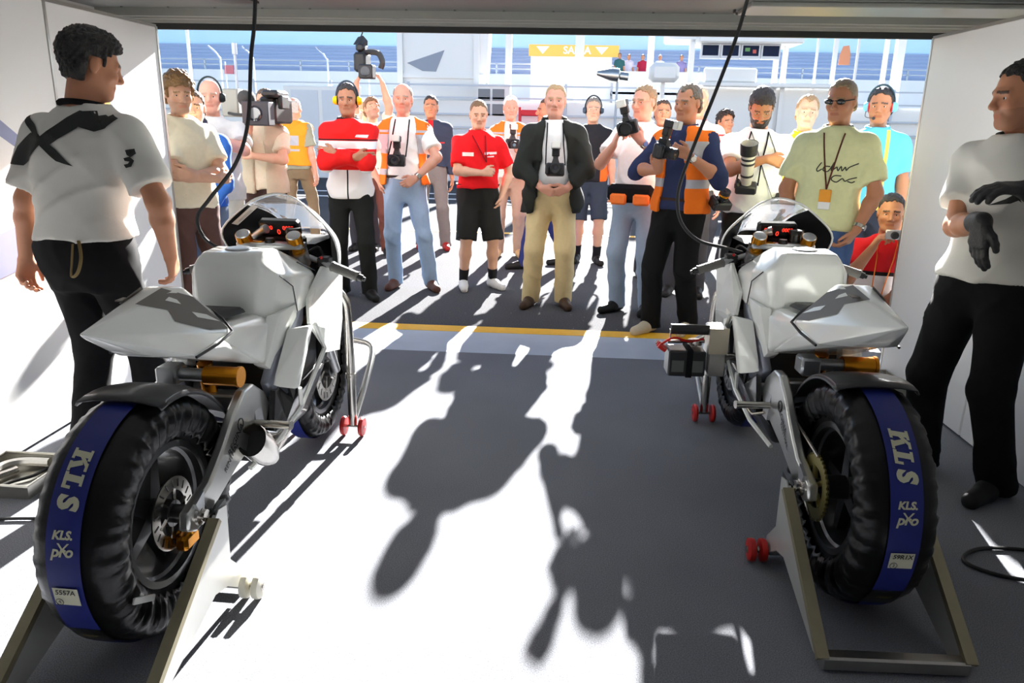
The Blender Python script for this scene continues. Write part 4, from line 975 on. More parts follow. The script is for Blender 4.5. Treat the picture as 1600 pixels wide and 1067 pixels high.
T = person('stocky man in a red team shirt and black shorts holding up a fist', (-.76, 6.95), 8, 1.69, 'fair', ('crop', (122, 92, 60)), dict(kind='tee', c=(220, 24, 30), hem=.98, sl=.8, collar=(206, 18, 26)), ('shorts', (32, 32, 30), None, 1.12), belly=.06, build=1.08, shoes=(206, 204, 200), hn=((.03, -.25, 1.13), (-.9, .1, -.6), (0, 1, -.2), 1.25, (1, -.15, .12)), hp=((.22, -.04, .90), (.8, .5, 0), (-1, 0, 0), .5), head=(4, 12, 0), feet=[(.15, .02, 30), (-.14, -.05, 2)],
      extras=multi(lanyard((120, 20, 30), 1.22, bd=False, x=.07), belt((30, 28, 26)), chest_print([[(-.05, -.016), (.05, -.016), (.05, .016), (-.05, .016)]], 1.29, (236, 220, 210), x=-.10), chest_print([[(-.055, -.012), (.055, -.006), (.055, .014), (-.055, .01)], [(-.03, -.034), (.03, -.03), (.03, -.02), (-.03, -.024)]], 1.30, (240, 210, 210), x=.11)))
T = person('white haired photographer in an orange tabard and beige trousers', (-.60, 8.75), 4, 1.79, 'pink', ('short', (232, 230, 226)), dict(kind='tee', c=(226, 214, 204)), ('long', (176, 150, 128)), vest=dict(m=vestmat('vest_white_hair', 1.0), hem=1.02, open=(.06, .10, 1.5, 1.0)), hp=((.07, -.27, 1.20), (.9, .1, -.5), (-1, 0, 0), .8, (-.4, -.3, .7)), hn=((-.09, -.27, 1.20), (-.9, .1, -.5), (1, 0, 0), .8, (.4, -.3, .7)), shoes=(196, 160, 110), head=(6, 4, 0), extras=belt((40, 34, 30)))
dslr('black camera with a white flash head held by the white haired photographer', T, (.05, -.372, 1.28), 15, 5, lens='std')
dslr('black camera with a long lens hanging at the hip of the white haired photographer', T, (.12, -.197, .98), 10, -75, lens='std', flash=False)
person('dark haired man in blue trousers walking behind the man in the dark jacket', (-.19, 8.15), -70, 1.75, 'tan', ('short', (84, 58, 40)), dict(kind='tee', c=(190, 190, 196)), ('long', (44, 52, 104)), feet=[(.08, -.26, 0), (-.08, .28, 0)])
JK = person('fair haired man in a dark open jacket, white shirt and cream chinos', (-.08, 6.32), 4, 1.81, 'pink', ('crop', (176, 146, 104)), dict(kind='jacket', c=(40, 42, 38), hem=.76, open=(.07, .15, 1.45, .78), under=(236, 236, 234), collar=(36, 38, 34), colr=.03, flare=.05, fold=.012), ('long', (214, 194, 146), None, 1.12), build=1.05, belly=.03, hn=((-.10, -.25, .995), (-.9, .2, -.2), (1, .5, 0), .6, (.8, -.2, -.35)), hp=((.10, -.25, .995), (.9, .2, -.2), (-1, .5, 0), .6, (-.8, -.2, -.3)), feet=[(.12, -.02, 10), (-.15, .0, -22)], head=(-6, 4, 2), shoes=(66, 50, 38), extras=belt((36, 30, 26), .99))
dslr('black camera with a flash and silver lens hanging on the chest above the cream chinos', JK, (.02, -.26, 1.14), 0, -10, lens='std', strap='under')
person('man in a black and orange team top and dark shorts with headphones', (.30, 8.5), 0, 1.78, 'fair', ('short', (128, 120, 112)), dict(kind='tee', m=patmat('black_orange_top', lin((34, 34, 38)), [((.10, -.6, .8), (.5, .6, 1.30), lin((240, 110, 40)))])), ('shorts', (52, 60, 72)), extras=ear_muffs((40, 44, 52), (60, 76, 92)), feet=[(.11, -.05, 14), (-.11, .05, -8)])
T = person('man with spectacles, white polo shirt and pale jeans lifting a camera with a flash', (.605, 6.20), -18, 1.805, 'pink', ('short', (150, 124, 92)), dict(kind='tee', c=(240, 240, 240), hem=.97, sl=.62, collar=(238, 238, 238)), ('long', (150, 168, 190)), belly=.05, hf='world', hn=((-.23, -.27, 1.33), (-.6, .2, -.9), (1, 0, .3), .9, (.3, -.1, .9)), hp=((-.03, -.31, 1.36), (.8, .1, -.7), (-.6, 1, .2), .8, (-.6, -.1, .75)), head=(-22, 4, 0), feet=[(.12, .0, 0), (-.12, -.02, -28)], shoes=(22, 22, 24), extras=multi(glasses(), watch(1)))
dslr('black camera with a large white flash lifted in front of the spectacled man', T, (-.136, -.356, 1.466), -18, 8, -14, lens='wide')
bb = thing('belt_bag', 'black belt bag with orange pockets around the waist of the man in jeans', 'bag', (.605, 6.20, 0), R(-18))
def waist_ring(objs, z, n=32, off=.004):
    co = []
    for o_ in objs:
        a_ = np.empty(len(o_.data.vertices)*3, np.float32); o_.data.vertices.foreach_get('co', a_); co.append(a_.reshape(-1, 3))
    co = np.concatenate(co); co = co[np.abs(co[:, 2]-z) < .03, :2]; c_ = (co.max(0)+co.min(0))/2; out_ = []
    for i_ in range(n):
        d_ = np.array((math.cos(2*PI*i_/n), math.sin(2*PI*i_/n))); r_l = co-c_; al = r_l @ d_; pr_ = np.abs(r_l @ np.array((-d_[1], d_[0])))
        out_.append(c_+d_*(al[pr_ < .03].max()+off))
    return [Vector((p_[0], p_[1], z)) for p_ in out_]
BAGR = waist_ring([T['top'], T['pants']], 1.0)
mbs = MB(); nr = len(BAGR); ctr = sum(BAGR, Vector())/nr
rv_ = []
for p_ in BAGR:
    u_r = (p_-ctr).normalized(); rv_ += [p_+Vector((0, 0, -.024)), p_+u_r*.007+Vector((0, 0, -.024)), p_+u_r*.007+Vector((0, 0, .024)), p_+Vector((0, 0, .024))]
mbs._add(rv_, [(i_*4+k_, ((i_+1) % nr)*4+k_, ((i_+1) % nr)*4+(k_+1) % 4, i_*4+(k_+1) % 4) for i_ in range(nr) for k_ in range(4)]); mbs.build('waist_strap', M_blackcloth, bb)
FY = min(p_.y for p_ in BAGR)+.015
MB().box((-.19, FY-.09, .92), (.17, FY, 1.06), bev=.03).build('pouch', M_blackcloth, bb)
M_org = mat('orange_nylon', ORG, .6, noise=.1)
for x in (-.16, .02): MB().box((x, FY-.107, .905), (x+.13, FY-.075, .99), bev=.015).build('pocket', M_org, bb)
VB = person('tall man in an orange tabard over a navy shirt and black trousers', (.853, 5.62), -34, 1.785, 'tan', ('receding', (110, 98, 84)), dict(kind='long', c=(44, 52, 84), sl=1.2, slr=(.07, .06, .055), collar=(40, 46, 78)), ('long', (20, 20, 20), None, 1.1), vest=dict(m=patmat('vest_black_trousers', ORG, [((-.4, -.5, 1.08), (.4, .5, 1.14), GRY), ((-.4, -.5, 1.27), (.4, .5, 1.40), GRY)], s=1.0), hem=.90, open=(.05, .10, 1.5, .90), flare=.02), hf='world',
      hp=((.0, -.27, 1.30), (.9, .1, -.6), (-.4, .8, .3), .8, (-.8, -.05, .35)), hn=((-.20, -.24, 1.20), (-.8, .2, -.6), (.3, .3, 1), .8, (-.1, -.5, .7)), head=(-8, 5, 0), feet=[(.10, .06, 10), (-.12, -.12, -10)], shoes=(196, 184, 160), extras=multi(watch(1), belt((60, 40, 30), .99), sunglasses(z=.085, y=.035, frame=(120, 120, 120), rot=.5)))
dslr('black camera with a flash gripped in both hands by the man in black trousers', VB, (-.20, -.364, 1.34), 55, 12, lens='std')
dslr('black camera with an orange ringed lens hanging at the hip of the orange tabard', VB, (.258, -.138, .98), 20, -60, lens='std', flash=False, hood='orange')
person('grey blond man in a white jacket with red piping behind the orange tabard', (1.14, 6.95), -10, 1.84, 'pink', ('short', (186, 172, 148)), dict(kind='long', m=patmat('white_red_piping', lin((236, 232, 230)), [((-.4, -.6, 1.38), (.4, .6, 1.395), lin((206, 40, 50)))], s=1.03), collar=(200, 40, 46)), ('long', (60, 60, 64)), res=1.25)
person('man with a narrow glimpse of red collar between the spectacled man and the orange tabard', (.95, 7.8), 0, 1.75, 'tan', ('short', (70, 52, 40)), dict(kind='tee', c=(60, 30, 34), collar=(200, 30, 40)), ('long', (50, 50, 56)), res=1.3)
person('spiky dark haired person whose head shows behind the bearded photographer', (1.70, 8.5), 20, 1.67, 'tan', ('spiky', (44, 30, 22)), dict(kind='tee', c=(220, 214, 208)), ('long', (60, 60, 66)), res=1.25)
BD = person('dark bearded photographer in a white T-shirt looking down at his gear', (1.40, 5.80), -6, 1.77, 'olive', ('thick', (38, 30, 26)), dict(kind='tee', c=(238, 238, 240), hem=.90, sl=.66), ('shorts', (38, 36, 34)), belly=.08, build=1.14, hn=((.04, -.27, 1.30), (-.9, .0, -.5), (0, 1, -.2), .7, (.9, -.05, -.2)), hp=((.27, -.06, .88), (.6, .6, 0), (-1, 0, 0), .4), head=(-4, 34, 0), headoff=(0, -.045), beard=(36, 28, 24), extras=glasses())
dslr('camera with a long white telephoto lens hanging from the bearded photographer', BD, (-.11, -.27, 1.10), -16, -66, lens='white', flash=False, strap=True)
dslr('black camera resting on the hip of the bearded photographer', BD, (.16, -.222, .99), 25, -10, lens='std', flash=False, strap=True)
person('short haired man in a yellow polo shirt looking over the crowd', (1.86, 6.24), -6, 1.75, 'fair', ('receding', (150, 122, 88)), dict(kind='tee', c=(240, 206, 36), collar=(236, 200, 30)), ('long', (60, 62, 70)), head=(-4, 2, 4), extras=lanyard((50, 40, 30), 1.15, bd=False))
SG = person('man in a pale green T-shirt with dark sunglasses and hands in his jeans pockets', (1.68, 4.98), -26, 1.80, 'tan', ('crop', (150, 128, 98)), dict(kind='tee', c=(218, 220, 170), hem=.88, sl=.78, slr=(.07, .086), collar=(74, 84, 74), colr=.011), ('long', (74, 100, 146)), build=1.06, belly=.03, hp=((.20, -.14, .90), (.8, .6, 0), (-1, .2, 0), .5, (-.5, -.2, -.9)), hn=((-.20, -.10, .88), (-.8, .5, 0), (1, .2, 0), .5), head=(-14, 8, 0), extras=multi(sunglasses(), lanyard((96, 52, 40), 1.13, (236, 160, 60)), watch(1), scribble([[(-.13, .05), (-.16, .0), (-.15, -.02), (-.12, .0)], [(-.06, .02), (-.10, .02), (-.11, -.01), (-.07, -.015), (-.03, .06), (-.05, -.01), (-.01, .02)], [(-.01, .02), (0, -.01), (.02, .025), (.03, -.01), (.05, .02), (.06, -.005), (.08, .02), (.14, .05)], [(.03, -.05), (-.02, -.05), (-.04, -.08), (.0, -.10), (.04, -.07), (.06, -.09), (.09, -.075), (.14, -.06)], [(.08, -.09), (.11, -.10), (.13, -.09)]], .05, 1.25, (66, 70, 60), .75)))
person('man in a light blue team shirt with a red and blue headset microphone', (2.28, 5.92), -16, 1.80, 'olive', ('short', (34, 30, 28)), dict(kind='tee', m=patmat('sky_blue_shirt', lin((92, 184, 222)), [((.20, -.5, 1.16), (.5, .5, 1.20), lin((230, 235, 238))), ((.20, -.5, 1.09), (.5, .5, 1.12), lin((220, 70, 110))), ((.06, -.5, .9), (.085, 0, 1.5), lin((226, 214, 90)))]), collar=(84, 176, 214), hem=.92), ('shorts', (44, 50, 66)), head=(-10, 4, 0), extras=ear_muffs((60, 84, 100), (120, 190, 224), mic=True, cushion=(206, 50, 50)))
SQ = person('crouching man in a red and white top taking a picture with a compact camera', (2.20, 5.32), -14, 1.76, 'tan', ('short', (46, 40, 40)), dict(kind='tee', m=patmat('red_white_top', lin((232, 230, 228)), [((-.5, -.6, .59), (.5, .6, 1.3), lin((214, 32, 40))), ((-.5, -.6, .56), (.5, .6, .59), lin((30, 24, 26)))], s=.98), sl=.66, hem=.95), ('long', (30, 30, 34)), drop=.66, lean=(0, -.10), hipsh=(0, .16), feet=[(.14, -.06, 14), (-.15, .04, -14)], hp=((.07, -.33, .78), (.8, .1, -.8), (-1, 0, 0), .9, (-.3, -.1, .9)), hn=((-.11, -.33, .77), (-.55, .1, -1), (1, 0, 0), .9, (.4, -.1, .9)), head=(-6, 4, 0), extras=lanyard((226, 130, 50), .62, bd=False))
dslr('silver compact camera held in both hands by the crouching man', SQ, (-.10, -.379, .875), -14, 2, small=True)

# ------------------------------------------------------------------ spectators on the stand
for x, c, p, lb in ((2.42, (50, 90, 92), (60, 90, 140), 'distant spectator in dark teal standing below the exit sign'), (2.9, (190, 180, 196), (150, 150, 160), 'distant seated spectator in a pale lilac top on the grandstand'), (3.55, (150, 30, 56), (170, 160, 160), 'distant spectator in a maroon top on the grandstand'), (4.35, (238, 238, 240), (60, 90, 140), 'distant spectator in white with a white cap on the grandstand'), (5.35, (120, 110, 150), (40, 60, 110), 'distant spectator in a mauve top beside the white pole')):
    person(lb, (x*1.0, 37.5 if x < 2.5 else 38.2, 2.95), 0, 1.74, 'tan', ('short', (238, 238, 240) if x == 4.35 else (60, 50, 44)), dict(kind='tee', c=c), ('long', p), res=2.2, group='spectators on the grandstand', face=False)
pl = MB().box((2.15, 0, 2.85), (6.2, 1.9, 2.95)).box((2.15, 0, 0), (6.2, .15, 3.85)).build('spectator_platform', M_conc, None, smooth=0); pl.location = (0, 37, 0); tag(pl, 'pale concrete spectator platform with a parapet in front of the grandstand', 'platform')
# ------------------------------------------------------------------ the two mechanics in the garage
M_tee = mat('white_team_shirt', lin((212, 210, 203)), .85, noise=.03, nscale=8, bump=.12, bscale=400)
M_print = mat('dark_print', (.016, .018, .016), .8)
M_glove = mat('black_glove', (.012, .012, .013), .5, bump=.3, bscale=120)
LM = person('mechanic in a white team T-shirt with a dark emblem across the back and black trousers', (-1.97, 3.02), 172, 1.82, 'tan', ('thick', (22, 18, 16)), dict(kind='tee', m=M_tee, hem=.99, sl=.80, slr=(.075, .09), collar=(20, 20, 22), colr=.012, flare=.02, fold=.008), ('long', (18, 18, 18), M_blackcloth, 1.08), build=1.08, lean=(-.06, -.02), head=(-34, 16, 0), headoff=(-.03, -.01), hf='body', res=.78, hipsh=(0, 0),
            hp=((.34, -.02, .82), (.7, .5, 0), (-1, .3, 0), .7), hn=((-.34, -.06, .92), (-.7, .6, 0), (1, .2, 0), .45), feet=[(.13, -.04, 4), (-.12, -.20, -4)], shoes=(206, 204, 200), group='mechanics in the garage')
# emblem: two crossed blades ending in an eagle head
px = 1/1180.
def P2(pts): return [((x-400)*px, (610-y)*px) for x, y in pts]
blades = [P2([(170, 487), (215, 512), (285, 552), (352, 606), (440, 660), (525, 733), (440, 712), (345, 645), (262, 580), (200, 535)]),
          P2([(92, 738), (160, 655), (270, 590), (345, 612), (352, 640), (290, 690), (195, 742)]),
          P2([(340, 612), (400, 572), (470, 520), (525, 488), (560, 497), (535, 565), (440, 625), (380, 655), (350, 640)]),
          P2([(530, 492), (610, 487), (695, 520), (650, 535), (660, 566), (610, 580), (535, 560)])]
rz = R(172)
decal('emblem', blades, LM['top'], (-.01, 1, 1.41), (-1, 0, 0), (0, 0, 1), (0, -1, 0), M_print, LM['root'], off=.004, cuts=3)
decal('sleeve_emblem', [[(-.02, .03), (.012, .036), (.022, .018), (.004, .004), (-.012, .012), (-.004, .02)], [(-.026, .0), (.0, .006), (.02, -.008), (.014, -.03), (-.01, -.036), (-.024, -.024), (-.004, -.02), (.002, -.012), (-.02, -.01)]], LM['top'], (-.33, 1, 1.34), (-1, 0, 0), (0, 0, 1), (0, -1, 0), M_print, LM['root'], off=.004, cuts=2)
MB().tube(catmull([(-.10, .150, 1.02), (-.125, .178, .96), (-.105, .182, .90), (-.07, .178, .88), (-.08, .176, .94), (-.09, .17, 1.01)], 5), .007, 5, flat=.4).build('hanging_tag', mat('ochre_webbing', lin((120, 100, 56)), .7), LM['root'])
RMN = person('mechanic in a white T-shirt pulling on black gloves against the partition', (1.76, 3.18), -58, 1.77, 'tan', ('short', (26, 22, 20)), dict(kind='tee', m=M_tee, hem=.93, sl=.66, slr=(.072, .092), collar=(22, 24, 22), colr=.012, flare=.02, fold=.009), ('long', (16, 16, 16), M_blackcloth, 1.14), head=(-30, 10, 0), headoff=(0, -.03), hf='world', res=.78, gloves=M_glove, stubble=.55,
             hn=((-.19, -.22, 1.185), (-.25, -.25, -.9), (.9, .3, 0), .22, (.03, .0, -1)), hp=((-.09, -.28, 1.31), (.8, -.3, -.5), (-.1, .15, -1), .35, (-.95, .02, .05)), feet=[(.16, .02, 5), (-.16, -.02, -8)], shoes=(40, 40, 42), group='mechanics in the garage')
s_ = RMN['s']
nb = RMN['NB']*s_
for q in (-1, 1): MB().tube(catmull([nb+V3(q*.075, -.01, .03), nb+V3(q*.06, -.055, .012), nb+V3(q*.035, -.075, -.002)], 4), .011, 6).build('green_collar_clip', mat('lime_green', lin((110, 226, 40)), .5), RMN['root'])
MB().tube(catmull([nb+V3(-.055, -.07, -.01), nb+V3(-.04, -.115, -.05), nb+V3(0, -.13, -.075), nb+V3(.04, -.115, -.05), nb+V3(.055, -.07, -.01)], 5), .0022, 5).build('necklace', M_steel, RMN['root'])
decal('emblem', [[(-.085, -.045), (-.02, -.015), (.0, .0), (.05, .022), (.085, .03), (.04, -.005), (.0, -.03)], [(-.035, .035), (-.02, .04), (.02, .0), (.03, -.025), (.0, .0)]], RMN['top'], (.09, -1, 1.27), (1, 0, 0), (0, 0, 1), (0, 1, 0), M_print, RMN['root'], off=.004, cuts=2)
# ================================================================== MOTORCYCLES  (x forward from the rear axle, y left, z up)
def sym(pts): return [p for p in pts]+[(p[0], -p[1], p[2]) for p in pts]
def plate(mb, pts, t, mi=0):
    a = [Vector(p) for p in pts]; return mb._add(a+[p+Vector(t) for p in a], [tuple(range(len(a)))[::-1], tuple(range(len(a), 2*len(a)))]+[(i, (i+1) % len(a), len(a)+(i+1) % len(a), len(a)+i) for i in range(len(a))], mi)
M_greydecal = mat('warm_grey_print', lin((104, 98, 90)), .4)
M_frame = mat('satin_frame_grey', lin((150, 154, 166)), .4, .5)
M_silver = mat('cast_silver', lin((180, 182, 184)), .35, .9, noise=.1, nscale=40)
M_swing = mat('polished_swingarm', lin((200, 200, 196)), .28, .85, noise=.05, nscale=15)
M_grip = mat('grip_rubber', lin((118, 116, 112)), .6, bump=.4, bscale=260)
M_inner = mat('fairing_inside_black', (.010, .010, .011), .6, spec=.15)
M_satinblack = mat('warmer_nylon', (.005, .005, .0055), .3, noise=.3, nscale=30, bump=.12, bscale=40, spec=.25)
M_blueband = mat('warmer_blue_band', lin((20, 34, 118)), .5, noise=.08, nscale=40)
M_cream = mat('cream_lettering', lin((206, 204, 176)), .6)
M_rim = mat('black_rim', (.016, .016, .018), .3, coat=.4)
AX = Vector((0, 0, .37)); FX = Vector((1.42, 0, .36))
def wheel(root, c, rr, wd, nm, disc_sides, dr, hub=.09, tw=.5):
    w = MB().lathe([(rr-.02, -wd/2), (rr, -wd/2), (rr, -wd/2+.012), (rr-.03, -wd/2+.03), (rr-.03, wd/2-.03), (rr, wd/2-.012), (rr, wd/2), (rr-.02, wd/2)], c, (0, 1, 0), 40, close=True).cyl(c+Vector((0, -.09, 0)), c+Vector((0, .09, 0)), .04, 18).cyl(c+Vector((0, -hub, 0)), c+Vector((0, hub, 0)), .028, 14)
    for k in range(5):
        a = 2*PI*k/5+.3; d = Vector((math.sin(a), 0, math.cos(a))); e = Vector((math.cos(a), 0, -math.sin(a)))
        p = c+d*.03; q = c+d*(rr-.025)
        w.hull([p+e*.028+Vector((0, s*.03, 0)) for s in (-1, 1)]+[p-e*.028+Vector((0, s*.03, 0)) for s in (-1, 1)]+[q+e*.014+Vector((0, s*.014, 0)) for s in (-1, 1)]+[q-e*.014+Vector((0, s*.014, 0)) for s in (-1, 1)])
    o = w.build(nm, M_rim, root)
    MB().lathe([(rr-.008, -wd*tw*.85), (rr+.03, -wd*tw), (rr+.07, -wd*tw*.75), (rr+.085, 0), (rr+.07, wd*tw*.75), (rr+.03, wd*tw), (rr-.008, wd*tw*.85)], c, (0, 1, 0), 40, close=True).build('tyre', M_rubber, o)
    for sdy in disc_sides:
        d = MB().lathe([(dr*.62, -.002), (dr, -.002), (dr, .002), (dr*.62, .002)], c+Vector((0, sdy, 0)), (0, 1, 0), 36, close=True)
        for k in range(6):
            a = 2*PI*k/6; d.tube([c+Vector((.03*math.cos(a), sdy, .03*math.sin(a))), c+Vector((dr*.66*math.cos(a+.25), sdy, dr*.66*math.sin(a+.25)))], .006, 5)
        dd = d.build('brake_disc', M_steel, o); h = MB()
        for k in range(18):
            a = 2*PI*k/18; b = a+.07
            h.tube([c+Vector((dr*.72*math.cos(a), sdy, dr*.72*math.sin(a))), c+Vector((dr*.92*math.cos(b), sdy, dr*.92*math.sin(b)))], .004, 5)
        h.build('disc_slot', M_dark, dd)
    return o
def make_bike():
    B = thing('motorcycle', 'white racing motorcycle', 'motorcycle')
    W_ = M_bikewhite
    rw = wheel(B, AX, .216, .16, 'rear_wheel', (-.085,), .11, hub=.135, tw=.46)
    sp = MB().lathe([(.07, -.003), (.105, -.003), (.105, .003), (.07, .003)], AX+Vector((0, .125, 0)), (0, 1, 0), 40, close=True)
    for k in range(40):
        a = 2*PI*k/40; sp.box((AX.x+.108*math.cos(a)-.004, .122, AX.z+.108*math.sin(a)-.004), (AX.x+.108*math.cos(a)+.004, .128, AX.z+.108*math.sin(a)+.004))
    for k in range(5):
        a = 2*PI*k/5; sp.tube([AX+Vector((.02*math.cos(a), .125, .02*math.sin(a))), AX+Vector((.075*math.cos(a), .125, .075*math.sin(a)))], .009, 6)
    sp.build('sprocket', mat('brass_sprocket', lin((150, 140, 84)), .35, .8), rw)
    ch = MB().tube([(0, .127, .476), (.2, .127, .50), (.47, .127, .53)], .0055, 6).tube([(0, .127, .264), (.25, .127, .37), (.47, .127, .47)], .0055, 6); ch.build('chain', M_steel, B)
    # swingarm: a deep curved plate on each side and a bridge
    prof = [(-.055, .40), (-.065, .35), (-.02, .325), (.10, .35), (.25, .40), (.42, .44), (.50, .46), (.54, .52), (.50, .58), (.42, .635), (.35, .635), (.27, .585), (.18, .505), (.08, .435)]
    mb = MB()
    for s in (-1, 1): 
        y0 = s*.134; mb.prism(prof, (0, y0, 0), (1, 0, 0), (0, 0, 1), (0, s*.034, 0))
    mb.hull(sym([(.385, .136, .60), (.50, .136, .58), (.385, .136, .5), (.5, .136, .46)])); sa = mb.build('swingarm', M_swing, B, smooth=30)
    bv = sa.modifiers.new('bevel', 'BEVEL'); bv.width = .008; bv.segments = 2; bv.limit_method = 'ANGLE'
    for s in (-1, 1):
        MB().lathe([(.0, 0), (.032, 0), (.03, .008), (.018, .012), (.018, .022), (0, .022)], (0, s*.168, .37), (0, s, 0), 18).build('axle_nut', M_steel, sa)
        d = Vector((.85*(1 if s < 0 else -1), 0, .5*(1 if s < 0 else -1))); u = Vector((-.5, 0, .85))
        for txt, sz, o in (('REGINA', .036, (.26, 0, .50)), ('RENTHAL', .026, (.22, 0, .455))):
            flat_text('lettering', txt, sz, Vector(o)+Vector((0, s*.1695, 0)), d, u, M_dark, sa, offset=.0006)
        MB().tube([(.30+.02*math.cos(a*PI/8), s*.1692, .535+.02*math.sin(a*PI/8)) for a in range(16)], .002, 4, closed=True).build('round_logo', M_dark, sa)
        MB().hull([(-.03, s*.167, .42), (.02, s*.167, .44), (-.03, s*.178, .42), (.02, s*.178, .44), (.01, s*.167, .34), (.01, s*.178, .34)]).build('chain_adjuster', M_silver, sa)
        MB().cyl((.06, s*.166, .345), (.06, s*.19, .345), .014, 12).build('stand_bobbin', M_dark, sa)
    # rear caliper
    MB().box((-.02, -.13, .25), (.06, -.088, .30), bev=.01).build('rear_caliper', M_gold, B)
    # hugger
    mb = MB(); n = 12; arc = []
    for i in range(n+1):
        a = R(-62+i*72/n); arc.append((math.sin(a), math.cos(a)))   # a<0 is forward
    g = []
    for sx, cz in arc:
        for y, rr in ((-.128, .356), (-.12, .370), (-.07, .380), (0, .382), (.07, .380), (.12, .370), (.128, .356)): g.append((-sx*rr, y, .37+cz*rr))
    fs = [(i*7+j, i*7+j+1, (i+1)*7+j+1, (i+1)*7+j) for i in range(n) for j in range(6)]; mb._add(g, fs)
    hg = mb.build('rear_hugger', mat('hugger_grey_black', (.016, .016, .018), .3, coat=.3), B); so_ = hg.modifiers.new('solid', 'SOLIDIFY'); so_.thickness = .006; so_.offset = -1
    # tail unit
    tl = MB().bhull([(-.175, 0, .965), (-.165, .012, .955), (-.165, -.012, .955)]+sym([(.20, .045, 1.005), (.245, .05, 1.0), (.31, .158, .845), (.13, .132, .818), (.345, .09, .90), (.30, .06, .80), (.05, .05, .835)]), .007, 2).build('tail_unit', W_, B, smooth=25)
    MB().bhull(sym([(.10, .10, .835), (.30, .145, .80), (.54, .15, .665), (.54, .12, .73), (.30, .10, .85), (.02, .05, .850), (-.02, .04, .875)]), .008, 2).build('undertray', W_, B, smooth=25)
    MB().bhull(sym([(.30, .125, .83), (.345, .115, .855), (.60, .115, .83), (.66, .15, .80), (.66, .165, .70), (.56, .165, .655), (.36, .14, .77)]), .02, 3).build('seat_unit', W_, B, smooth=40)
    for s in (-1, 1):   # dark joint between tail and seat
        MB().tube([(.13, s*.135, .815), (.24, s*.15, .826), (.315, s*.161, .846), (.325, s*.125, .885), (.34, s*.085, .905)], .005, 5).build('panel_gap', M_dark, tl)
        # number panel print, a stylised 4
        q4 = [[(.02, .0), (.13, .09), (.19, .09), (.155, .045), (.20, .02), (.26, .035), (.265, .0), (.18, -.03), (.10, .0)]]
        n_ = Vector((0, s*.82, .57)); 
        c0, c1, c2 = Vector((-.165, s*.012, .955)), Vector((.22, s*.045, 1.005)), Vector((.31, s*.158, .845))
        def onface(a, b): return c0+(c1-c0)*a+(c2-c0)*b
        nn = (c1-c0).cross(c2-c0).normalized(); nn = nn if nn.y*s > 0 else -nn
        big = [onface(*p)+nn*.0025 for p in ((0.608, -0.071), (0.956, -0.093), (0.786, 0.244), (0.528, 0.497), (0.271, 0.749), (0.071, 0.938), (0.055, 0.791), (0.249, 0.413), (0.49, 0.223))]
        mbd = MB(); mbd._add(big, [tuple(range(len(big)))]); mbd.build('race_number', M_greydecal, tl, smooth=0)
        for hole in (((0.69, 0.086), (0.768, 0.069), (0.711, 0.161), (0.615, 0.247)), ((0.452, 0.421), (0.394, 0.57), (0.237, 0.773), (0.332, 0.535))):
            hole = [onface(*p)+nn*.0035 for p in hole]; mbd = MB(); mbd._add(hole, [tuple(range(4))]); mbd.build('race_number_gap', W_, tl, smooth=0)
    MB().box((.075, .038, .988), (.115, .062, .992)).build('transponder_slot', M_greydecal, tl, smooth=0)
    MB().bhull(sym([(.35, .085, .868), (.40, .10, .862), (.56, .10, .845), (.58, .075, .86), (.37, .06, .885)]), .008, 2).build('seat_pad', M_rubber, B)
    # tank
    tk = MB().bhull(sym([(.60, .105, .80), (.625, .118, .99), (.655, .10, 1.035), (.80, .112, 1.035), (.98, .118, .965), (1.04, .13, .93), (.69, .162, .955), (.78, .185, .94), (1.0, .185, .905), (.64, .145, .80), (.80, .19, .79), (1.02, .19, .80)]), .024, 3).build('fuel_tank', W_, B, smooth=50)
    MB().lathe([(0, .006), (.035, .006), (.045, .004), (.048, 0), (.048, -.01)], (.74, 0, 1.037), (0, 0, 1), 24).build('filler_cap', M_silver, tk)
    for s in (-1, 1):
        MB().tube([(.70, s*.166, .95), (.76, s*.189, .90), (.78, s*.193, .80)], .0025, 5).build('panel_line', M_dark, tk)
        MB().tube([(.90, s*.155, .965), (1.0, s*.185, .915)], .003, 5).build('black_stripe', M_dark, tk)
    # frame beams and side covers
    for s in (-1, 1):
        MB().bhull([(.88, s*.15, .82), (.88, s*.185, .82), (.86, s*.15, .74), (.86, s*.185, .74), (.52, s*.14, .60), (.52, s*.175, .60), (.56, s*.14, .53), (.56, s*.175, .53), (.60, s*.175, .68), (.60, s*.14, .68)], .01, 2).build('frame_beam', M_frame, B)
        MB().bhull([(.53, s*.12, .665), (.53, s*.165, .665), (.62, s*.14, .82), (.66, s*.175, .82), (.79, s*.19, .83), (.80, s*.18, .775), (.64, s*.17, .66), (.6, s*.12, .62), (.58, s*.168, .625)], .012, 2).build('side_cover', W_, B, smooth=45)
        # side fairing: upper panel, rear facing radiator exit panel, duct frame, lower edge
        mb = MB(); plate(mb, [(1.24, s*.222, .865), (1.04, s*.208, .925), (.88, s*.200, .83), (.81, s*.228, .745), (.92, s*.246, .70), (1.26, s*.205, .66), (1.34, s*.165, .84)], (0, -s*.012, 0)); sf = mb.build('side_fairing', W_, B, smooth=0)
        mb = MB(); plate(mb, [(.81, s*.229, .742), (.92, s*.247, .70), (1.26, s*.206, .66), (1.22, s*.20, .52), (.90, s*.25, .605), (.895, s*.25, .635)], (0, -s*.012, 0)); mb.build('lower_fairing', W_, sf, smooth=0)
        MB().bhull([(.69, s*.185, .755), (.735, s*.247, .752), (.80, s*.247, .748), (.52, s*.185, .59), (.585, s*.245, .56), (.63, s*.245, .55), (.76, s*.185, .73)], .006, 2).build('radiator_exit_panel', W_, sf, smooth=30)
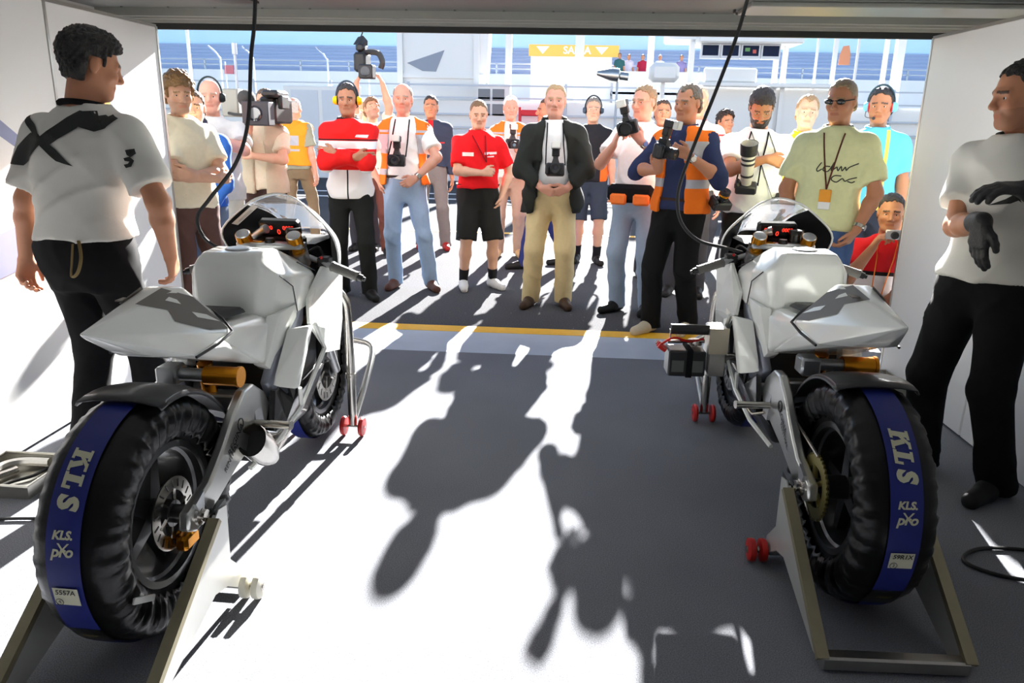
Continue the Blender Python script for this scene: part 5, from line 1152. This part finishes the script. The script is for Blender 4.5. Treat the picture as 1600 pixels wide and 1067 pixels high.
        mb = MB(); mb.tube([(.81, s*.247, .745), (.895, s*.25, .625), (.66, s*.235, .47), (.50, s*.21, .40), (.34, s*.17, .36)], .0095, 6)
        mb.tube([(.63, s*.245, .55), (.655, s*.235, .475)], .008, 6); mb.build('duct_edge', W_, sf)
        mb = MB(); plate(mb, [(.79, s*.165, .73), (.885, s*.165, .63), (.66, s*.205, .49), (.62, s*.21, .55)], (0, -s*.01, 0)); mb.build('duct_mesh', M_inner, sf, smooth=0)
        mb = MB(); plate(mb, [(.52, s*.20, .575), (.63, s*.165, .55), (.655, s*.21, .49), (.60, s*.20, .43), (.50, s*.19, .42)], (0, -s*.02, 0)); mb.build('engine_cover', M_carbon, B, smooth=0)
        MB().hull([(.42, s*.145, .60), (.47, s*.145, .60), (.42, s*.16, .60), (.47, s*.16, .60), (.40, s*.16, .44), (.46, s*.16, .44), (.40, s*.18, .44), (.46, s*.18, .44)]).build('heel_plate', M_silver, B, smooth=0)
        pg = MB().cyl((.40, s*.175, .50), (.385, s*.30, .505), .013, 10); pg.cyl((.385, s*.30, .505), (.384, s*.306, .505), .016, 10); pg.build('footpeg', M_steel, B)
        MB().tube([(.40, s*.19, .47), (.46, s*.215, .44), (.53, s*.225, .45)], .006, 6).build('foot_lever', M_steel, B)
    MB().bhull(sym([(.48, .12, .31), (1.00, .12, .30), (1.04, .20, .52), (.62, .19, .46), (.46, .15, .40)]), .015, 2).build('belly_pan', M_carbon, B)
    MB().bhull(sym([(.52, .13, .44), (1.05, .16, .44), (1.05, .17, .72), (.60, .14, .70)]), .02, 2).build('engine_block', M_dark, B)
    MB().bhull(sym([(1.06, .17, .48), (1.10, .17, .48), (1.16, .19, .74), (1.12, .19, .74)]), .006, 1).build('radiator', M_dark, B)
    # exhaust, right side
    d = Vector((.70, .10, -.52)).normalized(); a = Vector((.295, -.205, .485)); ex = MB(); u = Vector((0, 1, 0)); u = (u-d*u.dot(d)).normalized(); v = d.cross(u)
    prof = [(0, .056), (.10, .058), (.19, .05), (.27, .03)]; vs = []; n = 22
    for t, r in prof+[(.25, .026), (.01, .051)]:
        vs += [a+d*t+(u*math.cos(2*PI*k/n)*.82+v*math.sin(2*PI*k/n))*r for k in range(n)]
    m_ = len(prof)+2; ex._add(vs, [(i*n+k, i*n+(k+1) % n, ((i+1) % m_)*n+(k+1) % n, ((i+1) % m_)*n+k) for i in range(m_) for k in range(n)])
    e_ = ex.build('exhaust', M_steel, B)
    MB()._add([a+d*.06+(u*math.cos(2*PI*k/n)*.80+v*math.sin(2*PI*k/n))*.05 for k in range(n)], [tuple(range(n))]).build('exhaust_bore', M_dark, e_)
    MB().tube(catmull([a+d*.25, (.56, -.16, .34), (.75, -.12, .32), (1.0, -.08, .38)], 5), .026, 10).build('header_pipe', M_steel, B)
    # shock reservoir lying across the bike, bracket
    MB().cyl((.34, -.155, .685), (.34, -.045, .685), .032, 16).cyl((.34, -.165, .685), (.34, -.155, .685), .035, 16).build('shock_reservoir', M_gold, B)
    MB().cyl((.34, -.045, .685), (.34, .04, .685), .022, 12).box((.30, .04, .65), (.38, .11, .715), bev=.008).build('shock_mount', M_silver, B)
    MB().cyl((.42, 0, .70), (.46, 0, .48), .026, 12).build('shock', M_gold, B)
    # nose fairing and screen
    def ring(L): return L+[(x, -y, z) for x, y, z in L[-2::-1]]
    r0 = ring([(1.215, .215, .86), (1.14, .238, .97), (1.085, .226, 1.06), (1.10, .120, 1.160), (1.12, .062, 1.19), (1.13, 0, 1.202)])
    r1 = ring([(1.37, .165, .83), (1.34, .185, .93), (1.31, .178, 1.01), (1.30, .105, 1.10), (1.30, .06, 1.135), (1.31, 0, 1.145)])
    r2_ = ring([(1.49, .10, .80), (1.50, .115, .87), (1.50, .11, .94), (1.51, .08, .98), (1.525, .055, 1.005), (1.53, 0, 1.01)])
    def shell(rings, j0, j1, off=0):
        P = [catmull(r[:], 4) for r in rings]; mbs = MB(); cols = list(range(j0*4, j1*4+1)); m2 = []
        fine = []
        for k in range(len(P[0])):
            fine.append(catmull([P[0][k], P[1][k], P[2][k]], 5))
        nb = len(fine[0]); vs = []; 
        for k in cols:
            for q in fine[k]:
                c = Vector((q.x, 0, .95)); dirn = (q-c).normalized(); vs.append(q-dirn*off)
        return mbs._add(vs, [(i*nb+j, (i+1)*nb+j, (i+1)*nb+j+1, i*nb+j+1) for i in range(len(cols)-1) for j in range(nb-1)])
    nf = None
    for j0, j1 in ((0, 3), (7, 10)):
        o = shell((r0, r1, r2_), j0, j1).build('nose_fairing', W_, B, smooth=60); shell((r0, r1, r2_), j0, j1, .005).build('inner_face', M_inner, o, smooth=60)
    ws = shell((r0, r1, r2_), 3, 7).build('windscreen', M_glass, B, smooth=60)
    so_ = ws.modifiers.new('solid', 'SOLIDIFY'); so_.thickness = .003
    MB().tube(catmull(r0, 4), .0042, 6).build('screen_edge', mat('white_edge', lin((236, 238, 238)), .3), ws)
    st = [Vector(p) for p in ((1.098, .195, 1.09), (1.108, .105, 1.168), (1.165, .105, 1.155), (1.155, .195, 1.077))]
    mb = MB(); mb._add([p+Vector((-.004, -.004, -.012)) for p in st], [(0, 1, 2, 3)]); sk_ = mb.build('sticker', mat('sticker_white', lin((232, 232, 228)), .5), ws, smooth=0)
    c_ = sum((p for p in st), Vector())/4+Vector((-.006, -.006, -.015)); uu = (st[1]-st[0]).normalized()*-1; vv = (st[3]-st[0]).normalized()
    for k_ in (-.008, .006):
        mb = MB(); plate(mb, [c_+uu*x_+vv*(k_+y_) for x_, y_ in ((-.038, -.002), (.034, -.002), (.034, .002), (-.038, .002))], (0, 0, -.0005)); mb.build('faded_print', mat('faded_grey_print', lin((176, 174, 168)), .6), sk_, smooth=0)
    # dash
    ds_ = MB(); ds_.T = Matrix.Translation((1.125, 0, 1.062)) @ Matrix.Rotation(R(-18), 4, 'Y'); ds_.box((-.012, -.085, -.04), (.03, .085, .035), bev=.01); dsh = ds_.build('dashboard', M_dark, B, smooth=30)
    MB().box((1.10, -.10, .98), (1.17, .10, 1.03), bev=.01).build('dash_tray', M_inner, B)
    Mx = Matrix.Translation((1.125, 0, 1.062)) @ Matrix.Rotation(R(-18), 4, 'Y')
    for txt, y, z, sz in (('000', .042, .006, .024), ('0', .0, -.012, .03), ('0000', -.042, .006, .024)):
        flat_text('led_digits', txt, sz, Mx @ Vector((-.0128, y, z)), (0, -1, 0), Mx.to_3x3() @ Vector((0, 0, 1)), M_redled, dsh, offset=.0006)
    # yokes, forks, bars
    ty = MB().bhull(sym([(1.00, .135, .995), (1.07, .135, .995), (1.00, .135, 1.018), (1.07, .135, 1.018), (.975, .04, .995), (.975, .04, 1.018), (1.06, .03, .995), (1.06, .03, 1.018)]), .006, 2).build('top_yoke', M_silver, B)
    MB().lathe([(0, .018), (.016, .018), (.02, .006), (.02, 0)], (1.02, 0, 1.018), (0, 0, 1), 14).build('stem_nut', M_dark, ty)
    MB().box((1.01, .035, 1.016), (1.05, .085, 1.022), bev=.003).build('yoke_pad', M_gold, ty)
    fd = (Vector((1.42, 0, .36))-Vector((1.03, 0, 1.0))); fd.normalize()
    for s in (-1, 1):
        p = Vector((1.035, s*.105, 1.0))
        fk = MB().cyl(p-fd*.0, p+fd*.36, .0275, 18).build('fork_tube', M_gold, B)
        MB().cyl(p+fd*.34, p+fd*.76, .021, 16).build('fork_leg', M_silver, fk)
        MB().cyl(p-fd*.005, p-fd*.06, .031, 18).build('fork_cap', M_gold, fk); MB().lathe([(0, .008), (.012, .008), (.027, .004), (.029, 0)], p-fd*.06, -fd, 16).build('fork_adjuster', M_silver, fk)
        MB().cyl(p+fd*.02, p+fd*.085, .038, 18).build('bar_clamp', M_silver, fk)
        q0 = p+fd*.05+Vector((.02, s*.02, 0)); q1 = Vector((1.035, s*.355, .888)); bd_ = (q1-q0).normalized()
        hb = MB().cyl(q0, q1, .011, 10).build('handlebar', M_silver, B)
        MB().lathe([(.019, 0), (.022, .004), (.0195, .012), (.0195, .115), (.021, .118), (.021, .122), (0, .122)], q1-bd_*.125, bd_, 14).build('grip', M_grip, hb)
        MB().cyl(q1, q1+bd_*.018, .014, 12).cyl(q1+bd_*.018, q1+bd_*.03, .009, 10).build('bar_end', M_dark, hb)
        MB().tube(catmull([q1-bd_*.15+Vector((.03, 0, .01)), q1-bd_*.1+Vector((.062, 0, .0)), q1-bd_*.02+Vector((.07, 0, -.006))], 5), .0055, 6).build('lever', M_silver, hb)
        MB().box(tuple(q1-bd_*.165+Vector((-.01, -.025, -.018))), tuple(q1-bd_*.165+Vector((.05, .025, .022))), bev=.006).build('switch_cluster', M_dark, hb)
        MB().ell(q1-bd_*.17+Vector((-.008, 0, .02)), (.007, .007, .007), 8, 6).build('kill_button', M_red, hb)
        MB().tube(catmull([q1-bd_*.17+Vector((.03, 0, .0)), Vector((1.12, s*.16, .99)), Vector((1.10, s*.08, .93)), Vector((1.12, s*.03, .85))], 5), .005, 6).build('control_cable', M_rubber, hb)
        MB().hull([q_+Vector((0, s*.03, 0)) for q_ in (Vector((1.36, s*.08, .42)), Vector((1.42, s*.08, .46)), Vector((1.34, s*.08, .5)), Vector((1.30, s*.08, .46)))]+[Vector((1.36, s*.075, .42)), Vector((1.42, s*.075, .46)), Vector((1.34, s*.075, .5)), Vector((1.30, s*.075, .46))]).build('front_caliper', M_silver, B)
    MB().lathe([(0, .05), (.03, .05), (.034, .044), (.034, .03), (.028, .028), (.028, 0), (0, 0)], (1.085, -.075, 1.02), (0, 0, 1), 18).build('brake_reservoir', M_dark, B)
    MB().cyl((1.10, .10, 1.03), (1.08, .05, 1.06), .015, 12).cyl((1.08, .05, 1.06), (1.075, .035, 1.065), .019, 12).build('steering_damper', M_silver, B)
    MB().bhull(sym([(1.10, .12, .80), (1.04, .12, .92), (1.16, .14, .93), (1.18, .12, .8)]), .01, 1).build('headstock', M_dark, B)
    MB().hull(sym([(1.20, .17, .80), (1.22, .185, .92), (1.30, .15, 1.0), (1.49, .085, .80), (1.50, .085, .985), (1.19, .12, .99)])).build('air_intake', M_inner, B, smooth=0)
    wheel(B, FX, .216, .10, 'front_wheel', (-.065, .065), .155)
    mb = MB(); g = []; n = 10
    for i in range(n+1):
        a = R(-70+i*95/n)
        for y, rr in ((-.085, .315), (-.075, .352), (0, .366), (.075, .352), (.085, .315)): g.append((FX.x-math.sin(a)*rr, y, FX.z+math.cos(a)*rr))
    mb._add(g, [(i*5+j, i*5+j+1, (i+1)*5+j+1, (i+1)*5+j) for i in range(n) for j in range(4)]); fm = mb.build('front_mudguard', W_, B); so_ = fm.modifiers.new('solid', 'SOLIDIFY'); so_.thickness = .005; so_.offset = -1
    return B
def wrinkled(c, R0, wd, name, mats, parent=None, seed=0, pleat=1.0, r0=.66):
    """tyre blanket: smooth tread, pleated elastic sides"""
    n = 180; prof = [(R0*r0, -wd*.43), (R0*(r0+.06), -wd*.47), (R0*.80, -wd*.50), (R0*.88, -wd*.49), (R0*.945, -wd*.43), (R0*.985, -wd*.30), (R0, -wd*.12), (R0*1.002, 0)]
    prof = prof+[(r, -y) for r, y in prof[-2::-1]]; m = len(prof); vs = []; rnd = random.Random(seed); ph = [rnd.random()*6 for _ in range(6)]
    for i in range(n):
        a = 2*PI*i/n
        f = 1.6-2.6*abs(math.sin(18.5*a+ph[0]+.5*math.sin(5*a)))+.7*math.sin(61*a+ph[1])+.5*math.sin(23*a+ph[2]); lump = .4*math.sin(9*a+ph[3])+.3*math.sin(14*a+ph[4])
        for r, y in prof:
            k = max(0, (R0*.985-r)/(R0*.3)); w = min(1, k*1.6)
            rr = r+pleat*(.0045*f*w+.002*lump*(1-w)); yy = y*(1+pleat*(.042*(f-.6)*w+.012*lump))
            vs.append((c.x-math.sin(a)*rr, c.y+yy, c.z+math.cos(a)*rr))
    mb = MB(); mb._add(vs, [(i*m+j, ((i+1) % n)*m+j, ((i+1) % n)*m+j+1, i*m+j+1) for i in range(n) for j in range(m-1)])
    o = mb.build(name, mats, parent, smooth=80); so_ = o.modifiers.new('solid', 'SOLIDIFY'); so_.thickness = .004; so_.offset = 1
    return o
def rear_warmer(label, code, num, seed):
    Rw = .352; t = thing('tyre_warmer', label, 'tyre warmer', group='tyre warmers on the motorcycles')
    wrinkled(AX, Rw, .222, 'quilted_cover', M_satinblack, t, seed)
    def band(a0, a1, w, dr, nm, m):
        n = max(4, int((a1-a0)/4)); vs = []
        for i in range(n+1):
            a = R(a0+(a1-a0)*i/n)
            for k in range(7):
                y = -w+2*w*k/6; rr = Rw+dr-.35*y*y*2.0; vs.append((-math.sin(a)*rr, y, AX.z+math.cos(a)*rr))
        mb = MB(); mb._add(vs, [(i*7+k, i*7+k+1, (i+1)*7+k+1, (i+1)*7+k) for i in range(n) for k in range(6)]); return mb.build(nm, m, t, smooth=80)
    band(-40, 118, .046, .011, 'blue_band', M_blueband); band(118, 134, .046, .0115, 'hook_strip', M_satinblack); band(134, 300, .040, .011, 'blue_band', M_blueband)
    rb = Rw+.0135
    tb = MB(); tb.T = Matrix.Translation((-math.sin(R(118))*.27, -.122, AX.z+math.cos(R(118))*.27)) @ Matrix.Rotation(R(28), 4, 'Y'); tb.box((-.05, -.004, -.009), (.05, .004, .009), bev=.002).build('strap_tab', mat('silver_webbing', lin((190, 190, 186)), .4), t, smooth=0)
    def big(a0): return lambda p, q: Vector((-math.sin(R(a0)+p/rb)*rb, -q, AX.z+math.cos(R(a0)+p/rb)*rb))
    def small(a0): return lambda p, q: Vector((-math.sin(R(a0)-q/rb)*rb, -p, AX.z+math.cos(R(a0)-q/rb)*rb))
    z = (0, 0, 0)
    bw = .017; hh = .027   # slab serif capitals, K L drawn, S from the outline font
    rect = lambda x0, y0, x1, y1: [(x0, y0), (x1, y0), (x1, y1), (x0, y1)]
    K = [rect(-.058, -hh, -.058+bw, hh), rect(-.064, hh-.008, -.034, hh), rect(-.064, -hh, -.034, -hh+.008), [(-.042, -.004), (-.042, .010), (-.024, hh), (-.010, hh)], [(-.034, .006), (-.022, .012), (-.004, -hh), (-.022, -hh)], rect(-.028, hh-.008, -.006, hh), rect(-.027, -hh, .0, -hh+.008)]
    Lt = [rect(.008, -hh, .008+bw, hh), rect(.002, hh-.008, .032, hh), rect(.002, -hh, .044, -hh+.010), rect(.036, -hh, .044, -hh+.024)]
    vsl, fsl = [], []
    for pl_ in K+Lt:
        vsl += [Vector((x+y*.16-.012, y, 0)) for x, y in pl_]; fsl.append(tuple(range(len(vsl)-4, len(vsl))))
    mbl = MB(); mbl._add([big(48)(p.x, p.y) for p in vsl], fsl); mbl.build('lettering', M_cream, t, smooth=0)
    flat_text('lettering', 'S', .074, z, z, z, M_cream, t, .16, .0045, fn=lambda p, q: big(48)(p+.062, q))
    flat_text('lettering', 'KLS.', .030, z, z, z, M_cream, t, .2, .0014, fn=small(71)); flat_text('lettering', 'pro', .040, z, z, z, M_cream, t, .25, .0012, fn=small(77.5)); flat_text('lettering', 'X', .05, z, z, z, M_cream, t, .1, 0, fn=small(77))
    tg = MB(); vs = [small(97)(x, y)+Vector((-.0015, 0, 0)) for x, y in ((-.034, -.026), (.034, -.026), (.034, .026), (-.034, .026))]; tg._add(vs, [(0, 1, 2, 3)]); tgo = tg.build('paper_tag', mat('paper_cream', lin((222, 220, 196)), .8), t, smooth=0)
    up = lambda f: (lambda p, q: f(p, q)+Vector((-.0035, 0, .0)))
    flat_text('handwriting', code, .020, z, z, z, M_dark, tgo, .15, .0004, fn=up(small(94.8))); flat_text('handwriting', num, .016, z, z, z, M_dark, tgo, 0, 0, fn=up(lambda p, q: small(99.5)(p-.02, q)))
    MB().tube([up(small(99.5))(-.02+.010*math.cos(k*PI/8), .010*math.sin(k*PI/8)) for k in range(16)], .0008, 4, closed=True).build('circle_mark', M_dark, tgo)
    flat_text('lettering', 'rear', .026, z, z, z, mat('ochre_print', lin((130, 120, 70)), .7), t, .25, .0004, fn=small(124))
    return t
def front_warmer(label, seed):
    t = thing('tyre_warmer', label, 'tyre warmer', group='tyre warmers on the motorcycles')
    wrinkled(FX, .325, .146, 'quilted_cover', M_satinblack, t, seed, 1.0, .72)
    n = 40; vs = []
    for i in range(n+1):
        a = R(60+i*200/n)
        for y in (-.03, 0, .03): vs.append((FX.x-math.sin(a)*.334, y, FX.z+math.cos(a)*.334))
    MB()._add(vs, [(i*3+j, i*3+j+1, (i+1)*3+j+1, (i+1)*3+j) for i in range(n) for j in range(2)]).build('blue_band', M_blueband, t)
    return t
def rear_stand(label, wm):
    t = thing('rear_paddock_stand', label, 'paddock stand', group='rear paddock stands')
    poly = [(.015, .345), (.045, .365), (.095, .355), (.088, .17), (.165, .09), (.18, .045), (.145, .030), (.055, .095), (-.02, .115), (-.35, .006), (-.43, .006), (-.42, .04)]
    for s in (-1, 1):
        p = MB().prism(poly, (0, s*.192, 0), (1, 0, 0), (0, 0, 1), (0, s*.012, 0)).build('side_plate', M_white if s < 0 else M_alu, t, smooth=0); p.data.materials[0] = mat('brushed_plate', lin((206, 206, 202)), .35, .55, noise=.05, nscale=10)
        fl = MB(); plate(fl, [(.015, s*.192, .345), (.015, s*.226, .345), (-.43, s*.226, .035), (-.43, s*.192, .035)], (-.012, 0, .016)); fl.build('edge_flange', mat('weathered_alloy', lin((150, 142, 116)), .45, .6, noise=.15, nscale=25), p, smooth=0)
        MB().hull([(.03, s*.172, .33), (.10, s*.172, .33), (.03, s*.172, .345), (.10, s*.172, .365), (.03, s*.2, .33), (.10, s*.2, .33), (.03, s*.2, .365), (.10, s*.2, .375)]).build('hook', M_dark, p, smooth=0)
        for k in (0, 1):
            y = s*(.222+k*.040)
            MB().lathe([(0, -.014), (.022, -.014), (.040, -.010), (.042, 0), (.040, .010), (.022, .014), (0, .014)], (.14, y, .044), (0, 1, 0), 20).build('roller', wm, t)
            MB().lathe([(0, -.017), (.014, -.016), (.014, .016), (0, .017)], (.14, y, .044), (0, 1, 0), 12).build('roller_hub', M_steel, t)
        MB().cyl((.14, s*.19, .044), (.14, s*.28, .044), .008, 8).build('axle', M_steel, t)
    MB().box((-.44, -.21, .006), (-.395, .21, .05), bev=.006).build('cross_tube', M_alu, t, smooth=0)
    MB().cyl((.168, -.20, .018), (.168, .20, .018), .010, 10).build('cross_axle', M_alu, t)
    return t
def front_stand(label, wm):
    t = thing('front_paddock_stand', label, 'paddock stand', group='front paddock stands')
    mb = MB(); mb.tube(catmull([(1.47, -.165, .06), (1.47, -.165, .30), (1.46, -.163, .60), (1.45, -.15, .70), (1.43, -.10, .747), (1.41, 0, .757), (1.43, .10, .747), (1.45, .15, .70), (1.46, .163, .60), (1.47, .165, .30), (1.47, .165, .06)], 5), .021, 12); mb.build('arch_tube', M_steel, t)
    MB().cyl((1.41, 0, .757), (1.31, 0, .86), .016, 10).build('head_pin', M_steel, t)
    MB().tube(catmull([(1.47, -.165, .07), (1.7, -.165, .20), (1.93, -.14, .31), (1.98, -.05, .335), (1.98, .05, .335), (1.93, .14, .31), (1.7, .165, .20), (1.47, .165, .07)], 5), .016, 10).build('handle_loop', M_alu, t)
    for s in (-1, 1):
        MB().cyl((1.47, s*.165, .30), (1.47, s*.165, .325), .026, 12).cyl((1.44, s*.165, .312), (1.50, s*.165, .312), .007, 8).build('height_clamp', M_steel, t)
        for k in (-1, 1):
            y = s*.165+k*.045
            MB().lathe([(.026, -.012), (.044, -.010), (.048, 0), (.044, .010), (.026, .012)], (1.47, y, .05), (0, 1, 0), 22).build('wheel', wm, t)
            MB().lathe([(0, -.010), (.027, -.012), (.027, .012), (0, .010)], (1.47, y, .05), (0, 1, 0), 16).build('wheel_hub', M_silver, t)
        MB().cyl((1.47, s*.165-.06, .05), (1.47, s*.165+.06, .05), .008, 8).build('axle', M_steel, t)
    return t
POSE = [((-1.2, 1.95, 0), R(88)), ((.99, 2.33, 0), R(91.5))]
def place(o, i): o.location = POSE[i][0]; o.rotation_euler = (0, 0, POSE[i][1]); return o
bike1 = make_bike(); bike2 = copy_tree(bike1)
place(bike1, 0); place(bike2, 1)
tag(bike1, 'white faired racing motorcycle standing beside the mechanic with the emblem on his back', 'motorcycle', 'two white racing motorcycles on paddock stands')
tag(bike2, 'white faired racing motorcycle with a starter unit plugged into its side', 'motorcycle', 'two white racing motorcycles on paddock stands')
place(rear_warmer('black tyre warmer with a blue band and a paper tag reading 5557A', '5557A', '4', 1), 0); place(rear_warmer('black tyre warmer with a blue band and a paper tag reading 59R1X', '59R1X', '3', 2), 1)
place(front_warmer('crinkled black tyre warmer on the front wheel of the sunlit motorcycle', 3), 0); place(front_warmer('crinkled black tyre warmer on the front wheel beside the starter unit', 4), 1)
M_wheelw = mat('cream_roller', lin((226, 222, 204)), .4); M_wheelr = mat('red_roller', lin((190, 28, 22)), .35)
place(rear_stand('silver plate rear paddock stand with cream rollers', M_wheelw), 0); place(rear_stand('silver plate rear paddock stand with red rollers', M_wheelr), 1)
place(front_stand('tubular front paddock stand with red wheels beside the mechanic with the emblem', M_wheelr), 0); place(front_stand('tubular front paddock stand with red wheels behind the starter unit', M_wheelr), 1)
# starter unit on the left side of the second motorcycle
su = thing('starter_unit', 'metal roller starter with a strapped black battery beside the motorcycle', 'starter'); place(su, 1)
SX, SZ = .80, .53
MB().box((SX-.05, 0.262, SZ-.04), (SX+.06, 0.337, SZ+.17), bev=.006).build('gearbox', M_alu, su, smooth=0)
MB().box((SX-.055, 0.260, SZ+.06), (SX-.045, 0.339, SZ+.17)).build('cover_plate', mat('raw_alloy', lin((206, 196, 172)), .4, .5), su, smooth=0)
MB().cyl((SX, 0.185, SZ+.03), (SX, 0.262, SZ+.03), .022, 14).build('drive_shaft', M_steel, su)
bt = MB().box((SX-.06, 0.347, SZ-.04), (SX+.05, 0.502, SZ+.07), bev=.006).build('battery', M_dark, su, smooth=0)
MB().box((SX-.063, 0.402, SZ-.043), (SX+.053, 0.427, SZ+.074)).build('battery_strap', M_blackcloth, bt, smooth=0)
for y in (.357, .437): MB().box((SX-.062, y, SZ-.02), (SX-.060, y+.05, SZ+.03)).build('battery_label', mat('grey_label', lin((92, 96, 92)), .6), bt, smooth=0)
MB().cyl((SX+.0, 0.332, SZ+.15), (SX+.0, 0.492, SZ+.15), .022, 14).build('handle', M_rubber, su)
MB().cyl((SX+.0, 0.347, SZ+.1), (SX+.0, 0.502, SZ+.095), .008, 8).cyl((SX+.0, 0.492, SZ+.15), (SX, 0.492, SZ+.09), .004, 6).build('guard_rod', M_steel, su)
for k, (dx, c) in enumerate(((-.03, M_red), (.0, M_red), (.03, M_steel))): MB().cyl((SX+dx, 0.512, SZ+.065), (SX+dx, 0.542, SZ+.085), .011, 10).build('terminal', c, su)
MB().tube(catmull([(SX-.03, 0.532, SZ+.09), (SX-.03, 0.482, SZ+.12), (SX-.01, 0.412, SZ+.10), (SX, 0.352, SZ+.11)], 5), .005, 6).build('lead', M_red, su)
MB().cyl((SX+.02, 0.382, SZ+.08), (SX+.02, 0.382, SZ+.1), .03, 14).build('solenoid', M_steel, su)
# ------------------------------------------------------------------ cables and trays
def cable(label, pts, r, n=8, m=M_rubber):
    o = MB().tube(catmull(pts, 8), r, n).build('power_cable', m); return tag(o, label, 'cable', 'black power cables')
cable('black power cable looping from the ceiling to the tank of the sunlit motorcycle', [(-1.06, 2.85, 2.5), (-1.11, 2.85, 1.9), (-1.14, 2.85, 1.71), (-1.17, 2.85, 1.48), (-1.23, 2.85, 1.33), (-1.34, 2.85, 1.2), (-1.395, 2.85, 1.13), (-1.385, 2.85, 1.06), (-1.32, 2.85, 1.01), (-1.25, 2.95, .99)], .0075)
cable('black power cable hanging from the ceiling to the motorcycle with the starter unit', [(.80, 3.3, 2.5), (.70, 3.3, 1.98), (.67, 3.3, 1.84), (.61, 3.3, 1.64), (.53, 3.3, 1.39), (.49, 3.3, 1.23), (.51, 3.3, 1.11), (.59, 3.3, 1.03), (.71, 3.3, 1.0), (.80, 3.38, .97)], .0075)
cable('thin black cable lying in loops on the carpet beside the gloved mechanic', [(1.55, 2.20, .008), (1.75, 2.32, .008), (1.95, 2.45, .008), (1.85, 2.60, .008), (1.62, 2.62, .008), (1.50, 2.52, .008), (1.62, 2.42, .010), (1.90, 2.40, .012), (2.0, 2.3, .008), (1.98, 2.0, .008)], .007)
cable('thin black cable lying on the carpet beside the metal tray', [(-2.40, 2.36, .008), (-2.1, 2.46, .008), (-1.8, 2.48, .008), (-1.5, 2.44, .008)], .006)
M_tray = mat('tray_steel', lin((176, 174, 166)), .3, .9, noise=.08, nscale=12)
def tray(label, loc, rz, lx, ly, h):
    t = thing('metal_tray', label, 'tray', loc, rz, 'metal trays on the carpet')
    MB().box((-lx, -ly, .0), (lx, ly, .006)).build('tray_base', M_tray, t, smooth=0)
    rim = [(-lx, -ly), (lx, -ly), (lx, ly), (-lx, ly)]; mb = MB()
    for i in range(4):
        a, b = Vector((*rim[i], 0)), Vector((*rim[(i+1) % 4], 0)); o = Vector((a+b)).normalized() if (a+b).length else Vector((0, 0, 0))
        mb.hull([a, b, a*1.06+Vector((0, 0, h)), b*1.06+Vector((0, 0, h)), a*.985+Vector((0, 0, .004)), b*.985+Vector((0, 0, .004)), a*1.045+Vector((0, 0, h)), b*1.045+Vector((0, 0, h))])
    mb.build('tray_wall', M_tray, t, smooth=0)
    MB().tube([Vector((p[0]*1.06, p[1]*1.06, h)) for p in rim], .008, 8, closed=True).build('rolled_rim', M_tray, t)
    return t
tr1 = tray('shallow metal tray full of pipes beside the legs of the mechanic with the emblem', (-2.25, 2.775, 0), R(0), .148, .143, .06)
tr2 = tray('shallow metal tray of tools at the foot of the grey partition', (1.83, 4.36, 0), R(0), .20, .23, .07)
def tool(name, label, pts, r, m, loc, group):
    o = MB().tube(catmull([(x*.62, y*.26, z*.8) for x, y, z in pts], 5), r*.7, 8).build(name, m); o.location = loc; return tag(o, label, 'tool', group)
L1 = (-2.25, 2.775, .008)
tool('steel_pipe', 'thick polished steel pipe lying along the metal tray', [(-.16, -.48, .025), (-.13, -.1, .025), (-.08, .15, .025), (-.07, .22, .025)], .022, M_steel, L1, 'pipes in the metal tray')
tool('rubber_hose', 'black rubber hose curving along the metal tray', [(-.05, -.48, .012), (.0, -.15, .012), (.08, .1, .012), (.10, .4, .012)], .010, M_rubber, L1, 'pipes in the metal tray')
tool('bent_rod', 'thin bent steel rod lying in the metal tray', [(.06, -.45, .008), (.14, -.3, .008), (.17, -.1, .008), (.13, .05, .008), (.18, .12, .008)], .006, M_steel, L1, 'pipes in the metal tray')
tool('grey_hose', 'wide grey hose at the far end of the metal tray', [(-.19, .05, .03), (-.17, .3, .035), (-.08, .45, .035), (.10, .47, .035)], .028, M_alu, L1, 'pipes in the metal tray')
rg = random.Random(5)
L2 = (1.83, 4.36, .008)
M_blacktool = mat('black_steel', (.02, .02, .022), .3, .6)
for i in range(9):
    x, y, a = -.125+.125*(i % 3), -.14+.14*(i//3), PI/2+rg.uniform(-.55, .55); c, s = math.cos(a), math.sin(a); ln = rg.uniform(.044, .05); z = (.006, .010, .012)[i % 3]
    kind = ('steel spanner', 'steel ratchet', 'black handled screwdriver')[i % 3]; mb = MB()
    A, E_ = Vector((-c*ln, -s*ln, 0)), Vector((c*ln, s*ln, 0))
    if i % 3 == 0: mb.cyl(A, E_, .007, 8).lathe([(.010, -.005), (.019, -.005), (.019, .005), (.010, .005)], E_, (0, 0, 1), 12, close=True).lathe([(.009, -.005), (.017, -.005), (.017, .005), (.009, .005)], A, (0, 0, 1), 12, close=True)
    elif i % 3 == 1: mb.cyl(A, E_, .008, 8).cyl(E_+Vector((0, 0, -.01)), E_+Vector((0, 0, .014)), .02, 12).cyl(A, A*.5, .012, 8)
    else: mb.cyl(A, E_*.2, .014, 8).cyl(E_*.2, E_, .004, 6)
    o = mb.build(('spanner', 'ratchet', 'screwdriver')[i % 3], (M_steel, M_steel, M_blacktool)[i % 3]); o.location = (L2[0]+x, L2[1]+y, L2[2]+z)
    tag(o, kind+' lying among the tools in the metal tray by the partition', 'tool', kind+'s in the tool tray')
